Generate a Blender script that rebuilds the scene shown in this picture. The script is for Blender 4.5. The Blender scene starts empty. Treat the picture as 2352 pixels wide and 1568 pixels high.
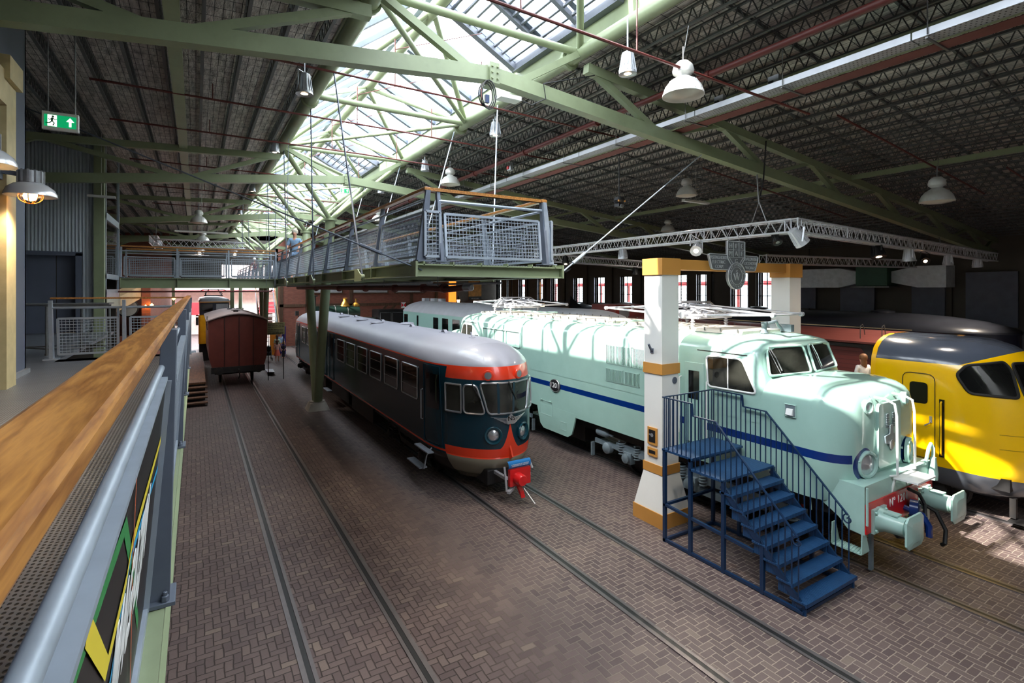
import bpy, math, random
from mathutils import Vector, Matrix
random.seed(7)
PI=math.pi
SC=bpy.context.scene; COL=SC.collection
# ---------------------------------------------------------------- mesh builder
class MB:
    def __init__(s): s.v=[]; s.f=[]; s.sm=[]; s.p=[]
    def add(s,vs,fs,smooth=False):
        o=len(s.v); s.p.append((o,len(s.f))); s.v.extend([tuple(p) for p in vs]); s.f.extend([tuple(i+o for i in f) for f in fs]); s.sm.extend([smooth]*len(fs)); return s
    def box(s,x0,x1,y0,y1,z0,z1):
        return s.add([(x0,y0,z0),(x1,y0,z0),(x1,y1,z0),(x0,y1,z0),(x0,y0,z1),(x1,y0,z1),(x1,y1,z1),(x0,y1,z1)],
          [(3,2,1,0),(4,5,6,7),(0,1,5,4),(1,2,6,5),(2,3,7,6),(3,0,4,7)])
    def cbox(s,c,sx,sy,sz): return s.box(c[0]-sx/2,c[0]+sx/2,c[1]-sy/2,c[1]+sy/2,c[2]-sz/2,c[2]+sz/2)
    def bar(s,p,q,w,h=None,up=(0,0,1)):
        h=h or w; p=Vector(p);q=Vector(q);d=(q-p).normalized();u=Vector(up)
        if abs(d.dot(u))>.98: u=Vector((1,0,0)) if abs(d.x)<.9 else Vector((0,1,0))
        a=d.cross(u).normalized()*w/2; b=a.normalized().cross(d).normalized()*h/2
        vs=[p-a-b,p+a-b,p+a+b,p-a+b,q-a-b,q+a-b,q+a+b,q-a+b]
        return s.add(vs,[(3,2,1,0),(4,5,6,7),(0,1,5,4),(1,2,6,5),(2,3,7,6),(3,0,4,7)])
    def tube(s,pts,r,n=8,cap=True,closed=False):
        pts=[Vector(p) for p in pts]; m=len(pts); rr=r if isinstance(r,(list,tuple)) else [r]*m
        vs=[];fs=[];prev=None
        for i,p in enumerate(pts):
            if closed: t=(pts[(i+1)%m]-pts[i-1]).normalized()
            else: t=(pts[min(i+1,m-1)]-pts[max(i-1,0)]).normalized()
            if prev is None:
                u=Vector((0,0,1)) if abs(t.z)<.9 else Vector((1,0,0)); a=t.cross(u).normalized()
            else:
                a=(prev-t*prev.dot(t)); a=a.normalized() if a.length>1e-6 else t.orthogonal().normalized()
            prev=a; b=t.cross(a)
            for k in range(n):
                w=2*PI*k/n; vs.append(p+(a*math.cos(w)+b*math.sin(w))*rr[i])
        L=m if closed else m-1
        for i in range(L):
            j=(i+1)%m
            for k in range(n): fs.append((i*n+k,i*n+(k+1)%n,j*n+(k+1)%n,j*n+k))
        s.add(vs,fs,True)
        if cap and not closed:
            o=len(s.v)-m*n
            s.f.append(tuple(o+k for k in range(n))[::-1]); s.f.append(tuple(o+(m-1)*n+k for k in range(n))); s.sm+= [False,False]
        return s
    def lathe(s,prof,n=16,o=(0,0,0),ax=(0,0,1),smooth=True):
        ax=Vector(ax).normalized(); u=ax.orthogonal().normalized(); w=ax.cross(u); o=Vector(o); vs=[];fs=[]
        for r,h in prof:
            for k in range(n):
                t=2*PI*k/n; vs.append(o+ax*h+(u*math.cos(t)+w*math.sin(t))*r)
        for i in range(len(prof)-1):
            for k in range(n): fs.append((i*n+k,i*n+(k+1)%n,(i+1)*n+(k+1)%n,(i+1)*n+k))
        s.add(vs,fs,smooth); b=len(s.v)-len(vs)
        if prof[0][0]>1e-4: s.f.append(tuple(b+k for k in range(n))[::-1]); s.sm.append(False)
        if prof[-1][0]>1e-4: s.f.append(tuple(b+(len(prof)-1)*n+k for k in range(n))); s.sm.append(False)
        return s
    def prism(s,poly,ax,d0,d1):
        # poly in the plane normal to axis ax ('x': (y,z), 'y': (x,z), 'z': (x,y))
        def P(a,b,d): return {'x':(d,a,b),'y':(a,d,b),'z':(a,b,d)}[ax]
        n=len(poly); vs=[P(a,b,d0) for a,b in poly]+[P(a,b,d1) for a,b in poly]
        fs=[tuple(range(n)),tuple(range(2*n-1,n-1,-1))]+[(i,i+n,(i+1)%n+n,(i+1)%n) for i in range(n)]
        return s.add(vs,fs)
    def loft(s,rings,close=True,caps=True,smooth=True):
        n=len(rings[0]); vs=[p for r in rings for p in r]; fs=[]
        for i in range(len(rings)-1):
            for k in range(n if close else n-1): fs.append((i*n+k,i*n+(k+1)%n,(i+1)*n+(k+1)%n,(i+1)*n+k))
        s.add(vs,fs,smooth)
        if caps:
            b=len(s.v)-len(vs); s.f.append(tuple(b+k for k in range(n))[::-1]); s.f.append(tuple(b+(len(rings)-1)*n+k for k in range(n))); s.sm+=[False,False]
        return s
    def mesh(s,name,m,fix=False):
        me=bpy.data.meshes.new(name); me.from_pydata(s.v,[],s.f)
        me.polygons.foreach_set('use_smooth',s.sm)
        if m: me.materials.append(m)
        if fix:
            import bmesh
            bm=bmesh.new(); bm.from_mesh(me); bmesh.ops.recalc_face_normals(bm,faces=bm.faces); bm.to_mesh(me); bm.free()
        me.update()
        if any(s.sm): me.set_sharp_from_angle(angle=.75)
        return me
def split(mb,key):
    """regroup the primitives of a builder into several builders by a key of their centre"""
    G={}; P=mb.p+[(len(mb.v),len(mb.f))]
    for (v0,f0),(v1,f1) in zip(P,P[1:]):
        vs=mb.v[v0:v1]; c=[sum(p[i] for p in vs)/len(vs) for i in range(3)]; g=G.setdefault(key(c),MB()); o=len(g.v)-v0
        g.p.append((len(g.v),len(g.f))); g.v+=vs; g.f+=[tuple(i+o for i in f) for f in mb.f[f0:f1]]; g.sm+=mb.sm[f0:f1]
    return [G[k] for k in sorted(G)]
def objs(name,mb,m,parent=None,key=None,**kw): return [obj(name,b,m,parent,**kw) for b in split(mb,key)]
def obj(name,mb,m,parent=None,loc=None,fix=True,bev=0):
    me=mb.mesh(name,m,fix) if isinstance(mb,MB) else mb
    o=bpy.data.objects.new(name,me); COL.objects.link(o)
    if parent: o.parent=parent; 
    if loc: o.location=loc
    if bev:
        b=o.modifiers.new('b','BEVEL'); b.width=bev; b.segments=2; b.limit_method='ANGLE'; b.angle_limit=.7
    return o
def tag(o,label=None,cat=None,group=None,kind=None):
    if label:o['label']=label
    if cat:o['category']=cat
    if group:o['group']=group
    if kind:o['kind']=kind
    return o
def thing(name,label,cat,loc=(0,0,0),rz=0,group=None,kind=None):
    o=bpy.data.objects.new(name,None); COL.objects.link(o); o.location=loc; o.rotation_euler=(0,0,rz); o.empty_display_size=.1
    return tag(o,label,cat,group,kind)
def struct(name,mb,m,label=None,fix=True,loc=None): return tag(obj(name,mb,m,None,loc,fix),label,None,None,'structure')
def dup(root,loc=None,rz=None,label=None,group=None):
    def cp(o,par):
        c=o.copy(); COL.objects.link(c)
        if par: c.parent=par
        for ch in o.children: cp(ch,c)
        return c
    r=cp(root,None)
    if loc: r.location=loc
    if rz is not None: r.rotation_euler=(0,0,rz)
    if label:r['label']=label
    if group:r['group']=group
    return r
def inst(o,loc,par=None,rz=None,sc=None):
    c=o.copy(); COL.objects.link(c); c.location=loc
    if rz is not None: c.rotation_euler=(0,0,rz)
    if sc: c.scale=sc
    if par is not None: c.parent=par
    return c
def text(name,body,size,m,parent,loc,rot,ext=.004,align='CENTER',sx=1,space=1,bold=0):
    cu=bpy.data.curves.new(name,'FONT'); cu.body=body; cu.size=size; cu.extrude=ext; cu.align_x=align; cu.align_y='CENTER'; cu.space_character=space; cu.offset=bold
    tmp=bpy.data.objects.new(name,cu); COL.objects.link(tmp); bpy.context.view_layer.update()
    me=bpy.data.meshes.new_from_object(tmp.evaluated_get(bpy.context.evaluated_depsgraph_get())); bpy.data.objects.remove(tmp); me.materials.clear(); me.materials.append(m)
    o=bpy.data.objects.new(name,me); COL.objects.link(o); o.location=loc; o.rotation_euler=rot; o.scale=(sx,1,1)
    if parent:o.parent=parent
    return o
# ---------------------------------------------------------------- materials
def lin(c):
    c=[x/255 for x in c]; return [x/12.92 if x<=.04045 else ((x+.055)/1.055)**2.4 for x in c]
class NT:
    def __init__(s,m): s.t=m.node_tree; s.n=s.t.nodes; s.l=s.t.links
    def new(s,k,**kw):
        n=s.n.new(k)
        for a,b in kw.items(): setattr(n,a,b)
        return n
    def put(s,sock,v):
        if v is None: return
        if isinstance(v,bpy.types.NodeSocket): s.l.new(v,sock)
        else:
            if sock.type=='RGBA' and not isinstance(v,(int,float)) and len(v)==3: v=tuple(v)+(1,)
            sock.default_value=v
    def m(s,op,a,b=None,c=None):
        n=s.new('ShaderNodeMath',operation=op); s.put(n.inputs[0],a); s.put(n.inputs[1],b); s.put(n.inputs[2],c); return n.outputs[0]
    def mix(s,f,a,b):
        n=s.new('ShaderNodeMix',data_type='RGBA'); s.put(n.inputs[0],f); s.put(n.inputs[6],a); s.put(n.inputs[7],b); return n.outputs[2]
    def noise(s,vec,scale,detail=3,rough=.55):
        n=s.new('ShaderNodeTexNoise'); s.put(n.inputs['Vector'],vec); n.inputs['Scale'].default_value=scale; n.inputs['Detail'].default_value=detail; n.inputs['Roughness'].default_value=rough; return n.outputs['Fac']
    def ramp(s,f,stops):
        n=s.new('ShaderNodeValToRGB'); s.put(n.inputs[0],f); e=n.color_ramp.elements
        e[0].position,e[0].color=stops[0][0],tuple(stops[0][1])+(1,); e[1].position,e[1].color=stops[-1][0],tuple(stops[-1][1])+(1,)
        for p,c in stops[1:-1]: x=e.new(p); x.color=tuple(c)+(1,)
        return n.outputs[0]
    def bump(s,h,dist=.01,st=1):
        n=s.new('ShaderNodeBump'); s.put(n.inputs['Height'],h); n.inputs['Distance'].default_value=dist; n.inputs['Strength'].default_value=st; return n.outputs[0]
    def xyz(s,world=False):
        if world: g=s.new('ShaderNodeNewGeometry').outputs['Position']
        else: g=s.new('ShaderNodeTexCoord').outputs['Object']
        x=s.new('ShaderNodeSeparateXYZ'); s.l.new(g,x.inputs[0]); return g,x.outputs[0],x.outputs[1],x.outputs[2]
    def comb(s,a,b,c=0):
        n=s.new('ShaderNodeCombineXYZ'); s.put(n.inputs[0],a); s.put(n.inputs[1],b); s.put(n.inputs[2],c); return n.outputs[0]
def newmat(name,rough=.5,metal=0,spec=.5):
    m=bpy.data.materials.new(name); m.use_nodes=True; t=NT(m); b=t.n['Principled BSDF']
    b.inputs['Roughness'].default_value=rough; b.inputs['Metallic'].default_value=metal; b.inputs['Specular IOR Level'].default_value=spec
    return m,t,b
def mat(name,c,rough=.5,metal=0,var=.12,scale=3,bump=0,bscale=40,spec=.5,coat=0,dirt=None):
    m,t,b=newmat(name,rough,metal,spec); c=lin(c); g,x,y,z=t.xyz()
    n=t.noise(g,scale,4)
    lo=[v*(1-var) for v in c]; hi=[min(1,v*(1+var)) for v in c]
    col=t.ramp(n,[(.3,lo),(.7,hi)])
    if dirt:
        n2=t.noise(g,dirt[1],6,.7); col=t.mix(t.m('MULTIPLY',t.m('SMOOTH_MAX',t.m('SUBTRACT',n2,.5),0,.02),dirt[2]),col,lin(dirt[0]))
    t.put(b.inputs['Base Color'],col)
    if coat: b.inputs['Coat Weight'].default_value=coat; b.inputs['Coat Roughness'].default_value=.08
    if bump: t.put(b.inputs['Normal'],t.bump(t.noise(g,bscale,3),bump))
    return m
def emis(name,c,st):
    m=bpy.data.materials.new(name); m.use_nodes=True; b=m.node_tree.nodes['Principled BSDF']
    b.inputs['Base Color'].default_value=tuple(lin(c))+(1,); b.inputs['Emission Color'].default_value=tuple(lin(c))+(1,); b.inputs['Emission Strength'].default_value=st; return m
M={}
M['green']=mat('green_paint',(134,144,112),.42,0,.08,2,dirt=((70,70,50),6,.5))
M['mint']=None
M['galv']=mat('galvanised_steel',(158,167,178),.45,.35,.1,9,dirt=((120,128,138),3,.6))
M['galvd']=mat('painted_grey_steel',(98,105,118),.5,.25,.12,6)
M['steel']=mat('bare_steel',(120,120,120),.45,.7,.15,12)
M['alu']=mat('aluminium',(205,206,210),.35,.4,.08,8)
M['black']=mat('black_metal',(22,22,24),.5,0,.2,8)
M['dark']=mat('underframe_black',(30,28,28),.6,.1,.3,6,dirt=((80,65,50),5,.8))
M['red']=mat('signal_red',(205,28,30),.3,0,.06,3,coat=.3)
M['rustred']=mat('sprinkler_red',(92,38,33),.5,0,.15,5)
M['white']=mat('pillar_white',(222,220,214),.45,0,.03,1.2)
M['ochre']=mat('ochre_paint',(196,138,66),.45,0,.05,2)
M['stair']=mat('stair_blue',(16,44,76),.38,.1,.12,4,coat=.2)
M['lampw']=mat('lamp_white',(205,205,200),.35,.2,.06,10)
M['lampg']=mat('lamp_grey',(165,168,172),.35,.6,.08,10)
M['orange']=mat('orange_red',(232,66,36),.25,0,.05,2,coat=.5)
M['wood_e']=mat('wood_beam',(196,178,132),.6,0,.12,5,dirt=((150,125,85),8,.6))
M['greywall']=mat('grey_panel_wall',(84,90,106),.55,0,.06,1.5)
M['chrome']=mat('chrome',(205,205,208),.2,.75,.05,6)
M['silver']=mat('silver_frame',(190,192,196),.3,.8,.05,6)
M['rubber']=mat('black_rubber',(18,18,18),.6,0,.1,10)
M['skin']=mat('skin',(205,150,125),.55,0,.05,6)
M['bluelabel']=mat('blue_sign',(20,110,175),.4,0,.05,4)
M['wt']=mat('white_paint',(235,235,232),.4,0,.02,4)
M['gold']=mat('brass',(190,140,58),.35,.4,.1,8)
M['duct']=mat('duct_galvanised',(215,218,222),.5,.2,.12,5)
def woodmat(name,c1,c2,sc=(18,1.2,18),rough=.35,coat=.3,k=1.0):
    m,t,b=newmat(name,rough); g,x,y,z=t.xyz(); 
    v=t.comb(t.m('MULTIPLY',x,sc[0]),t.m('MULTIPLY',y,sc[1]),t.m('MULTIPLY',z,sc[2]))
    n=t.noise(v,k,5,.6); n2=t.noise(v,k*5,3,.5)
    w=t.m('FRACT',t.m('MULTIPLY',n,5)); w=t.m('ABSOLUTE',t.m('SUBTRACT',w,.5))
    f=t.m('ADD',t.m('MULTIPLY',w,1.1),t.m('MULTIPLY',n2,.35))
    t.put(b.inputs['Base Color'],t.ramp(f,[(.1,lin(c1)),(.85,lin(c2))]))
    b.inputs['Coat Weight'].default_value=coat; b.inputs['Coat Roughness'].default_value=.25
    return m
M['rail']=woodmat('handrail_wood',(140,84,36),(208,146,74),(26,2.2,26),.38,.25)
M['domes']=mat('polished_dome',(215,215,218),.25,.35,.05,6)
M['board']=woodmat('brown_boards',(70,45,30),(112,74,48),(6,.8,6),.6,0)
M['timber']=woodmat('timber_frame',(80,56,42),(105,78,58),(3,3,.6),.7,0)
def glass(name,tint=(1,1,1),gl=.12,rough=.02):
    m=bpy.data.materials.new(name); m.use_nodes=True; t=NT(m); t.n.clear()
    o=t.new('ShaderNodeOutputMaterial'); a=t.new('ShaderNodeBsdfTransparent'); a.inputs[0].default_value=tuple(tint)+(1,)
    g=t.new('ShaderNodeBsdfGlossy'); g.inputs['Roughness'].default_value=rough
    fr=t.new('ShaderNodeLayerWeight'); fr.inputs[0].default_value=.5
    mx=t.new('ShaderNodeMixShader'); t.put(mx.inputs[0],t.m('ADD',t.m('MULTIPLY',t.m('POWER',fr.outputs['Facing'],3),.5),gl)); t.l.new(a.outputs[0],mx.inputs[1]); t.l.new(g.outputs[0],mx.inputs[2]); t.l.new(mx.outputs[0],o.inputs[0]); return m
M['sky']=glass('skylight_glass',(.93,.95,.97),.04)
M['pane']=glass('window_glass',(.85,.88,.88),.08)
M['dglass']=None
def dglass(name,c=(14,15,15),rough=.06):
    m,t,b=newmat(name,rough,0,.8); g,x,y,z=t.xyz(); n=t.noise(g,1.3,2)
    c=lin(c); t.put(b.inputs['Base Color'],t.ramp(n,[(.35,[v*.6 for v in c]),(.7,[v*2.2 for v in c])])); return m
M['dglass']=dglass('dark_window'); M['cabglass']=dglass('cab_window',(38,38,34),.04); M['warmglass']=dglass('saloon_window',(30,24,18),.08)
# brick floor: herringbone
def floor_mat():
    m,t,b=newmat('paving_bricks',.55,0,.45); g,x,y,z=t.xyz(True); W=.105
    wob=t.noise(g,2.2,2); wob2=t.noise(g,9,1)
    xx=t.m('DIVIDE',t.m('ADD',x,t.m('MULTIPLY',t.m('SUBTRACT',wob,.5),.05)),W); yy=t.m('DIVIDE',t.m('ADD',y,t.m('MULTIPLY',t.m('SUBTRACT',wob2,.5),.02)),W)
    i=t.m('FLOOR',xx); j=t.m('FLOOR',yy); fx=t.m('SUBTRACT',xx,i); fy=t.m('SUBTRACT',yy,j)
    k=t.m('FLOORED_MODULO',t.m('SUBTRACT',i,j),4)
    eq=lambda n:t.m('COMPARE',k,n,.1)
    k0,k1,k2,k3=eq(0),eq(1),eq(2),eq(3)
    big=10
    L=t.m('ADD',fx,t.m('MULTIPLY',k1,big)); R=t.m('ADD',t.m('SUBTRACT',1,fx),t.m('MULTIPLY',k0,big))
    B=t.m('ADD',fy,t.m('MULTIPLY',k2,big)); T=t.m('ADD',t.m('SUBTRACT',1,fy),t.m('MULTIPLY',k3,big))
    d=t.m('MINIMUM',t.m('MINIMUM',L,R),t.m('MINIMUM',B,T))
    bi=t.m('SUBTRACT',i,k1); bj=t.m('ADD',j,k3)
    wn=t.new('ShaderNodeTexWhiteNoise',noise_dimensions='2D'); t.l.new(t.comb(bi,bj),wn.inputs['Vector'])
    col=t.ramp(wn.outputs['Value'],[(0,lin((76,60,62))),(.35,lin((92,75,74))),(.75,lin((101,84,82))),(.96,lin((110,93,88))),(1,lin((126,110,100)))])
    big_n=t.noise(g,.35,3); col=t.mix(t.m('MULTIPLY',big_n,.5),col,lin((86,78,76)))
    fine=t.noise(g,60,4,.7); col=t.mix(t.m('MULTIPLY',fine,.35),col,lin((70,58,52)))
    # mortar: sandy to the right, dark where swept out
    side=t.m('SMOOTH_MIN',t.m('SMOOTH_MAX',t.m('MULTIPLY',t.m('SUBTRACT',x,3.0),.35),0,.1),1,.1)
    mort=t.mix(side,lin((44,34,32)),lin((150,136,124)))
    mk=t.m('SUBTRACT',1,t.m('SMOOTH_MIN',t.m('DIVIDE',d,.075),1,.2))
    mk=t.m('MINIMUM',t.m('MAXIMUM',t.m('MULTIPLY',mk,2.2),0),1)
    t.put(b.inputs['Base Color'],t.mix(mk,col,mort))
    t.put(b.inputs['Roughness'],t.m('ADD',.42,t.m('MULTIPLY',fine,.3)))
    h=t.m('SUBTRACT',t.m('MULTIPLY',fine,.2),mk); t.put(b.inputs['Normal'],t.bump(h,.006)); return m
M['floor']=floor_mat()
def brickwall():
    m,t,b=newmat('brick_wall',.75); g,x,y,z=t.xyz(True); n=t.new('ShaderNodeTexBrick'); t.l.new(t.comb(t.m('ADD',x,y),z),n.inputs[0])
    n.inputs['Scale'].default_value=1; n.inputs['Brick Width'].default_value=.24; n.inputs['Row Height'].default_value=.075; n.inputs['Mortar Size'].default_value=.008
    n.inputs['Color1'].default_value=tuple(lin((168,100,80)))+(1,); n.inputs['Color2'].default_value=tuple(lin((142,80,66)))+(1,); n.inputs['Mortar'].default_value=tuple(lin((120,98,88)))+(1,)
    t.put(b.inputs['Base Color'],t.mix(t.m('MULTIPLY',t.noise(g,.6,4),.5),n.outputs[0],lin((112,64,54)))); return m
M['brick']=brickwall()
def ceilmat():
    m,t,b=newmat('foil_insulation',.42,.35); g,x,y,z=t.xyz(True)
    n=t.noise(t.comb(t.m('MULTIPLY',x,6),t.m('MULTIPLY',y,1.6),z),1.5,5,.65)
    gx=t.m('ABSOLUTE',t.m('SUBTRACT',t.m('FRACT',t.m('MULTIPLY',x,8)),.5)); gy=t.m('ABSOLUTE',t.m('SUBTRACT',t.m('FRACT',t.m('MULTIPLY',y,3.3)),.5))
    wire=t.m('MAXIMUM',t.m('GREATER_THAN',gx,.46),t.m('GREATER_THAN',gy,.475))
    col=t.ramp(n,[(.3,lin((120,116,112))),(.6,lin((212,206,198)))])
    t.put(b.inputs['Base Color'],t.mix(wire,col,lin((25,25,25)))); t.put(b.inputs['Normal'],t.bump(n,.08)); return m
M['ceil']=ceilmat()
M['joist']=mat('joist_steel',(92,94,94),.5,.3,.1,6)
def corr():
    m,t,b=newmat('corrugated_metal',.4,.3); g,x,y,z=t.xyz()
    t.put(b.inputs['Base Color'],t.mix(t.noise(g,2,4),lin((196,204,210)),lin((168,175,182)))); return m
M['corr']=corr()
def perf(name,base,hole,sx,sy,dia=.32,bumpd=.004):
    m,t,b=newmat(name,.4,.55); g,x,y,z=t.xyz(True)
    u=t.m('MULTIPLY',x,sx); v=t.m('MULTIPLY',y,sy); row=t.m('FLOOR',u); off=t.m('MULTIPLY',t.m('FLOORED_MODULO',row,2),.5)
    fu=t.m('SUBTRACT',t.m('FRACT',u),.5); fv=t.m('SUBTRACT',t.m('FRACT',t.m('ADD',v,off)),.5)
    r=t.m('SQRT',t.m('ADD',t.m('POWER',t.m('ABSOLUTE',fu),2),t.m('POWER',t.m('ABSOLUTE',fv),2)))
    h=t.m('LESS_THAN',r,dia); t.put(b.inputs['Base Color'],t.mix(h,t.mix(t.noise(g,3),lin(base),lin([c*.8 for c in base])),lin(hole)))
    t.put(b.inputs['Metallic'],t.m('MULTIPLY',t.m('SUBTRACT',1,h),.5)); t.put(b.inputs['Normal'],t.bump(t.m('SMOOTH_MIN',r,dia*1.5,.1),bumpd)); return m
M['perf']=perf('perforated_deck',(142,147,155),(24,25,28),42,30,.3)
# ================================================================ vehicle helpers
def rr(hw,y0,y1,rx0,ry0,rx1,ry1,z,n=10,ex=2.,xc=0):
    """plan outline (counter-clockwise) with elliptic ends, y0 front, y1 rear"""
    P=[]
    def sp(a): c,s=math.cos(a),math.sin(a); return math.copysign(abs(c)**(2/ex),c),math.copysign(abs(s)**(2/ex),s)
    for cx,cy,rx,ry,a0 in ((-hw+rx0,y0+ry0,rx0,ry0,PI),(hw-rx0,y0+ry0,rx0,ry0,1.5*PI),(hw-rx1,y1-ry1,rx1,ry1,0),(-hw+rx1,y1-ry1,rx1,ry1,.5*PI)):
        for i in range(n+1):
            c,s=sp(a0+i/n*PI/2); P.append((xc+cx+c*rx,cy+s*ry,z))
    return P
def patch(mb,surf,pts,off,rings=4,sub=3):
    """fill an outline given in surface coordinates"""
    P=[]
    for i,(a,b) in enumerate(pts):
        a2,b2=pts[(i+1)%len(pts)]
        for k in range(sub): P.append((a+(a2-a)*k/sub,b+(b2-b)*k/sub))
    ca=sum(p[0] for p in P)/len(P); cb=sum(p[1] for p in P)/len(P); n=len(P)
    vs=[];fs=[]
    for r in range(rings):
        q=1-r/rings
        for a,b in P: vs.append(surf(ca+(a-ca)*q,cb+(b-cb)*q,off))
    vs.append(surf(ca,cb,off))
    for r in range(rings-1):
        for i in range(n): fs.append((r*n+i,r*n+(i+1)%n,(r+1)*n+(i+1)%n,(r+1)*n+i))
    for i in range(n): fs.append(((rings-1)*n+i,(rings-1)*n+(i+1)%n,rings*n))
    mb.add(vs,fs,True); return mb
def rnd(pts,r,n=4):
    """round the corners of a polygon"""
    out=[];m=len(pts)
    for i in range(m):
        p=Vector(pts[i]);a=Vector(pts[i-1])-p;b=Vector(pts[(i+1)%m])-p
        rr_=min(r,a.length*.45,b.length*.45); a=p+a.normalized()*rr_; b=p+b.normalized()*rr_
        for k in range(n+1):
            t=k/n; q=a*(1-t)**2+p*2*t*(1-t)+b*t*t; out.append((q.x,q.y))
    return out
def frame(mb,surf,pts,off,r,n=6,sub=2):
    P=[]
    for i,(a,b) in enumerate(pts):
        a2,b2=pts[(i+1)%len(pts)]
        for k in range(sub): P.append(surf(a+(a2-a)*k/sub,b+(b2-b)*k/sub,off))
    mb.tube(P,r,n,closed=True); return mb
def rect(a0,a1,b0,b1): return [(a0,b0),(a1,b0),(a1,b1),(a0,b1)]
def side(x,sgn=-1): return lambda a,b,o:(x+sgn*o,a,b)
def frontp(y,sgn=-1): return lambda a,b,o:(a,y+sgn*o,b)
def window(t,surf,pts,glassm,framem,r=.018,off=.012,rad=.06,bars=(),name='window'):
    q=rnd(pts,rad) if rad else pts
    g=obj(name,patch(MB(),surf,q,off),glassm,t,fix=False)
    fb=frame(MB(),surf,q,off+.004,r)
    for a0,b0,a1,b1 in bars: fb.tube([surf(a0+(a1-a0)*k/4,b0+(b1-b0)*k/4,off+.006) for k in range(5)],r*.6,5)
    obj('window_frame',fb,framem,g); return g
def bogie(t,yc,m,wb=2.8,hw=1.02,R=.55,ax=2,g=.75):
    b=MB()
    for s in (-1,1):
        b.bar((s*hw,yc-wb/2-.5,.72),(s*hw,yc+wb/2+.5,.72),.12,.22); b.bar((s*hw,yc-wb*.25,.42),(s*hw,yc+wb*.25,.42),.12,.14)
        b.bar((s*hw,yc-wb*.38,.7),(s*hw,yc-wb*.25,.42),.1,.12); b.bar((s*hw,yc+wb*.38,.7),(s*hw,yc+wb*.25,.42),.1,.12)
    for q in (-.5,0,.5): b.bar((-hw,yc+wb*q*1.1,.7),(hw,yc+wb*q*1.1,.7),.16,.16)
    fr=obj('bogie',b,m,t)
    ys=[yc-wb/2+wb*i/(ax-1) for i in range(ax)]
    for y in ys:
        w=MB()
        for s in (-1,1): w.lathe([(R*.3,-.06),(R-.06,-.05),(R-.06,.05),(R,.05),(R,-.0),(R+.03,-.04),(R+.03,-.08),(R*.3,-.08)][::-1],28,(s*g,y,R),(s,0,0))
        w.tube([(-hw,y,R),(hw,y,R)],.08,10); obj('wheelset',w,M['dark'],fr)
        x=MB()
        for s in (-1,1):
            x.cbox((s*(hw+.07),y,R),.16,.26,.28).lathe([(.12,0),(.12,.1),(.05,.13)],14,(s*(hw+.13),y,R),(s,0,0))
        objs('axle_box',x,m,fr,lambda c:c[0]>0)
        sp=MB()
        for s in (-1,1):
            for dy in (-.28,.28):
                sp.tube([(s*(hw+.05)+.085*math.cos(a*.5),y+dy+.085*math.sin(a*.5),R+.0+a*.0052) for a in range(0,70)],.017,5)
        objs('coil_spring',sp,m,fr,lambda c:(c[0]>0,c[1]>y))
    return fr
# ================================================================ mint electric locomotive
def mintmat():
    m,t,b=newmat('mint_paint',.22,0,.5); g,x,y,z=t.xyz()
    n=t.noise(g,2,4); base=t.ramp(n,[(.3,lin((156,190,178))),(.7,lin((163,197,185)))])
    st=t.m('MULTIPLY',t.m('GREATER_THAN',z,1.9),t.m('LESS_THAN',z,2.05)); ay=t.m('ABSOLUTE',y); st=t.m('MULTIPLY',st,t.m('LESS_THAN',ay,8.2))
    st=t.m('MULTIPLY',st,t.m('GREATER_THAN',t.m('ABSOLUTE',x),.8))
    dx_=t.m('SUBTRACT',t.m('ABSOLUTE',x),.83); dz_=t.m('SUBTRACT',z,1.86); rad=t.m('SQRT',t.m('ADD',t.m('MULTIPLY',dx_,dx_),t.m('MULTIPLY',dz_,dz_)))
    st=t.m('MAXIMUM',st,t.m('MULTIPLY',t.m('LESS_THAN',rad,.285),t.m('GREATER_THAN',ay,7.8)))
    seam=t.m('LESS_THAN',t.m('ABSOLUTE',t.m('SUBTRACT',t.m('ABSOLUTE',x),.48)),.004)
    seam=t.m('MULTIPLY',seam,t.m('MULTIPLY',t.m('GREATER_THAN',t.m('ABSOLUTE',y),8.1),t.m('LESS_THAN',z,3.0)))
    c=t.mix(st,base,lin((8,44,112))); c=t.mix(seam,c,lin((70,95,90)))
    t.put(b.inputs['Base Color'],c); b.inputs['Coat Weight'].default_value=.6; b.inputs['Coat Roughness'].default_value=.06
    return m
M['mint']=mintmat(); M['mintd']=mat('mint_bogie_grey',(112,124,130),.4,.1,.15,8); M['mintp']=mat('mint_plain',(160,192,182),.35,0,.05,4,coat=.3)
M['panto']=mat('pantograph_grey',(172,172,178),.35,.2,.06,12); M['roofw']=mat('cream_roof',(214,206,192),.5,0,.06,3,dirt=((150,135,120),5,.5))
M['navy']=mat('navy_paint',(8,40,100),.3,0,.05,3,coat=.4)
L0=(10.72,12.72,0)
lo=thing('electric_locomotive','mint green electric locomotive with blue stripe and number 1201 behind the blue stairs','locomotive',L0)
b=MB()
Z=[(1.2,1.40,8.05,.5,.6),(1.6,1.405,8.24,.5,.6),(2.4,1.4,8.26,.5,.55),(2.78,1.395,8.25,.5,.55),(2.92,1.375,8.22,.5,.55),(3.02,1.33,8.16,.5,.52),(3.1,1.25,8.05,.48,.5),(3.155,1.12,7.9,.42,.45),(3.185,.9,7.65,.35,.4),(3.2,.5,7.2,.2,.3)]
b.loft([rr(w,-y,y,rx,ry,rx,ry,z,8,2.2) for z,w,y,rx,ry in Z])
Zc=[(2.3,1.408,6.74,.1,.1),(3.15,1.408,6.74,.1,.1),(3.45,1.4,6.64,.12,.12),(3.62,1.38,6.6,.14,.14),(3.72,1.32,6.62,.2,.18),(3.81,1.22,6.56,.25,.24),(3.88,1.02,6.4,.3,.3),(3.93,.8,6.2,.3,.3),(3.95,.4,5.8,.2,.2)]
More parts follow.
